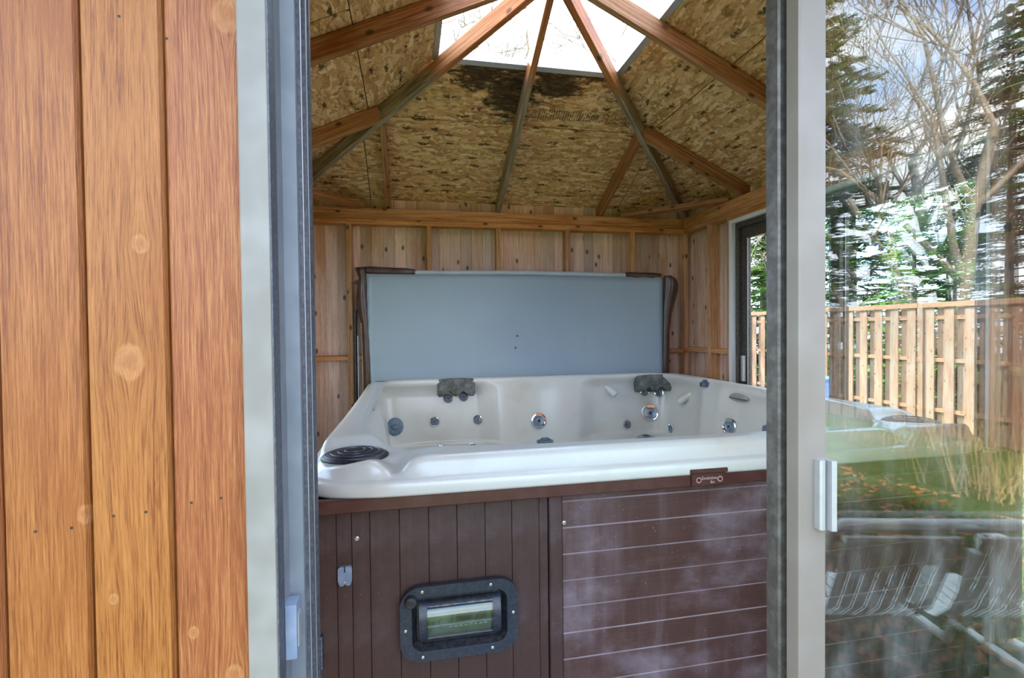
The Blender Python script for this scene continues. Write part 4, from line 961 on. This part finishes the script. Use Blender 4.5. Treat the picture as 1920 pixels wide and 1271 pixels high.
SP = [(11.6, 5.2, 1, .75, .3, 'young bright green spruce over the fence post', True), (12.4, 7.9, 0, .9, 1.1, 'dark spruce behind the fence, above the young bright one', False),
      (11.8, 9.9, 1, .8, 2.0, 'bright green spruce behind the fence, seen beside the meeting stile', True), (12.6, 12.4, 0, 1.0, 2.6, 'dark green spruce behind the fence beyond the garden pole', False),
      (13.6, 16.6, 0, 1.1, .8, 'dark spruce far along the fence beyond the side door', False), (15.8, 10.2, 0, 1.2, 1.9, 'tall dark spruce in the second row behind the fence', False),
      (13.2, 2.6, 0, 1.0, 4.0, 'dark spruce behind the fence, nearest the house front', False),
      (10.9, -10.6, 0, 1.4, .4, 'tall spruce reflected beside the door stile', False), (12.3, -6.9, 0, 1.0, 2.2, 'dark spruce reflected at the edge of the door glass', False),
      (14.5, -11.5, 1, .8, 5.2, 'low spruce reflected behind the bare trees', False),
      (17.0, 7.0, 0, 1.2, 3.3, 'broad dark spruce behind the pale leafless tree', False), (17.2, 13.2, 0, 1.2, .9, 'dark spruce in the back row, farthest from the lawn', False),
      (14.4, 5.4, 1, 1.1, 2.4, 'mid-height dark spruce just behind the young bright one', False), (14.3, 8.9, 1, 1.15, 5.4, 'mid-height dark spruce between the two bright spruces', False),
      (15.2, 19.5, 0, 1.15, 1.3, 'dark spruce at the far end of the fence', False)]
for a in SP: spruce(*a)
BMS = [bare_mesh(5, 11.0), bare_mesh(21, 9.5, 1.1), bare_mesh(34, 10.0, .8), bare_mesh(8, 10.5, 1.0, .013), bare_mesh(15, 10.0, .9, .013)]
def bare(x, y, k, s, rz, label, mat='bark'):
    t_ = thing('bare_tree', label, 'tree', (x, y, gz(x, y)-.05), 'leafless trees around the garden')
    me = BMS[k]
    if me.materials and me.materials[0] != M[mat]: me = me.copy(); me.materials.clear()
    put('branches', me, M[mat], t_, T(x, y, gz(x, y)-.05) @ Matrix.Rotation(rz, 4, 'Z') @ Matrix.Scale(s, 4))
for a in ((10.6, -7.0, 0, 1.0, .2, 'leafless tree with a thick leaning trunk reflected in the glass', 'bark_pale'), (11.0, -8.6, 1, 1.1, 1.7, 'twiggy leafless tree reflected in the middle of the glass', 'bark'),
          (13.2, -8.6, 2, 1.2, 3.0, 'slender leafless tree reflected behind the others', 'bark'), (.2, 14.0, 3, .95, .5, 'leafless tree top seen through the skylight beside the grey hip', 'bark_pale'),
          (4.0, 15.0, 4, .95, 2.2, 'leafless tree top seen low in the skylight corner', 'bark_pale'), (7.2, 14.2, 3, 1.0, 4.0, 'fine twigs seen beyond the right skylight edge', 'bark_pale'),
          (14.2, 6.5, 0, .9, 1.0, 'pale leafless tree standing among the spruces behind the fence', 'bark_pale'), (13.8, 14.5, 1, .9, 2.0, 'leafless tree among spruces far behind the fence', 'bark_pale')): bare(*a)

# ------------------------------------------------------------------ lawn cover
def scatter(name, n, regions, size, mat, label, cat, flat=False, seed=1):
    g = random.Random(seed); q = MB()
    for i in range(n):
        x0, x1, y0, y1 = g.choice(regions); x, y = g.uniform(x0, x1), g.uniform(y0, y1)
        if XL-.05 < x < XR+.05 and y > .6 and y < 4.1: continue
        a = g.uniform(0, 6.28); L = size*g.uniform(.6, 1.3); z = gz(x, y)
        if flat:
            c, s_ = math.cos(a), math.sin(a); w_ = L*.55; z += .035; n0 = len(q.v)
            for (p_, q_, dz) in ((-1, 0, .01), (-.3, .8, .0), (.5, .6, .012), (1.1, 0, .02), (.5, -.6, .0), (-.3, -.8, .012)): q.v.append((x+(c*p_-s_*q_*.6)*L*.5, y+(s_*p_+c*q_*.6)*L*.5, z+dz*g.uniform(.3, 1.6)))
            q.f += [(n0, n0+1, n0+2), (n0, n0+2, n0+3), (n0, n0+3, n0+4), (n0, n0+4, n0+5)]
        else:
            w_ = .004+min(L, .1)*.02; lx, ly = g.uniform(-.5, .5)*L, g.uniform(-.5, .5)*L; n0 = len(q.v)
            q.v += [(x-math.cos(a)*w_, y-math.sin(a)*w_, z-.01), (x+math.cos(a)*w_, y+math.sin(a)*w_, z-.01), (x+lx, y+ly, z+L)]; q.f.append((n0, n0+1, n0+2))
    return put(name, q.mesh(name, fix=False), mat, None, None, kind='stuff', label=label, category=cat)
scatter('grass', 52000, [(.3, 4.5, -4.0, .55), (.3, 4.5, -2.0, .55), (2.5, 7.0, .5, 7.0)], .06, M['grass'], 'short green lawn grass around the house', 'grass')
scatter('fallen_leaves', 3200, [(.3, 5.0, -4.0, .5), (.3, 3.5, -1.8, .5), (2.6, 8.0, .5, 8.0)], .07, M['leaf_litter'], 'brown fallen leaves scattered over the lawn', 'leaves', True, 2)
scatter('dry_grass', 260, [(5.2, 6.6, -3.0, -2.2), (6.5, 8.8, -5.6, -4.4)], .75, M['dry_grass'], 'tall dry tan grass at the lawn edge', 'grass', False, 3)
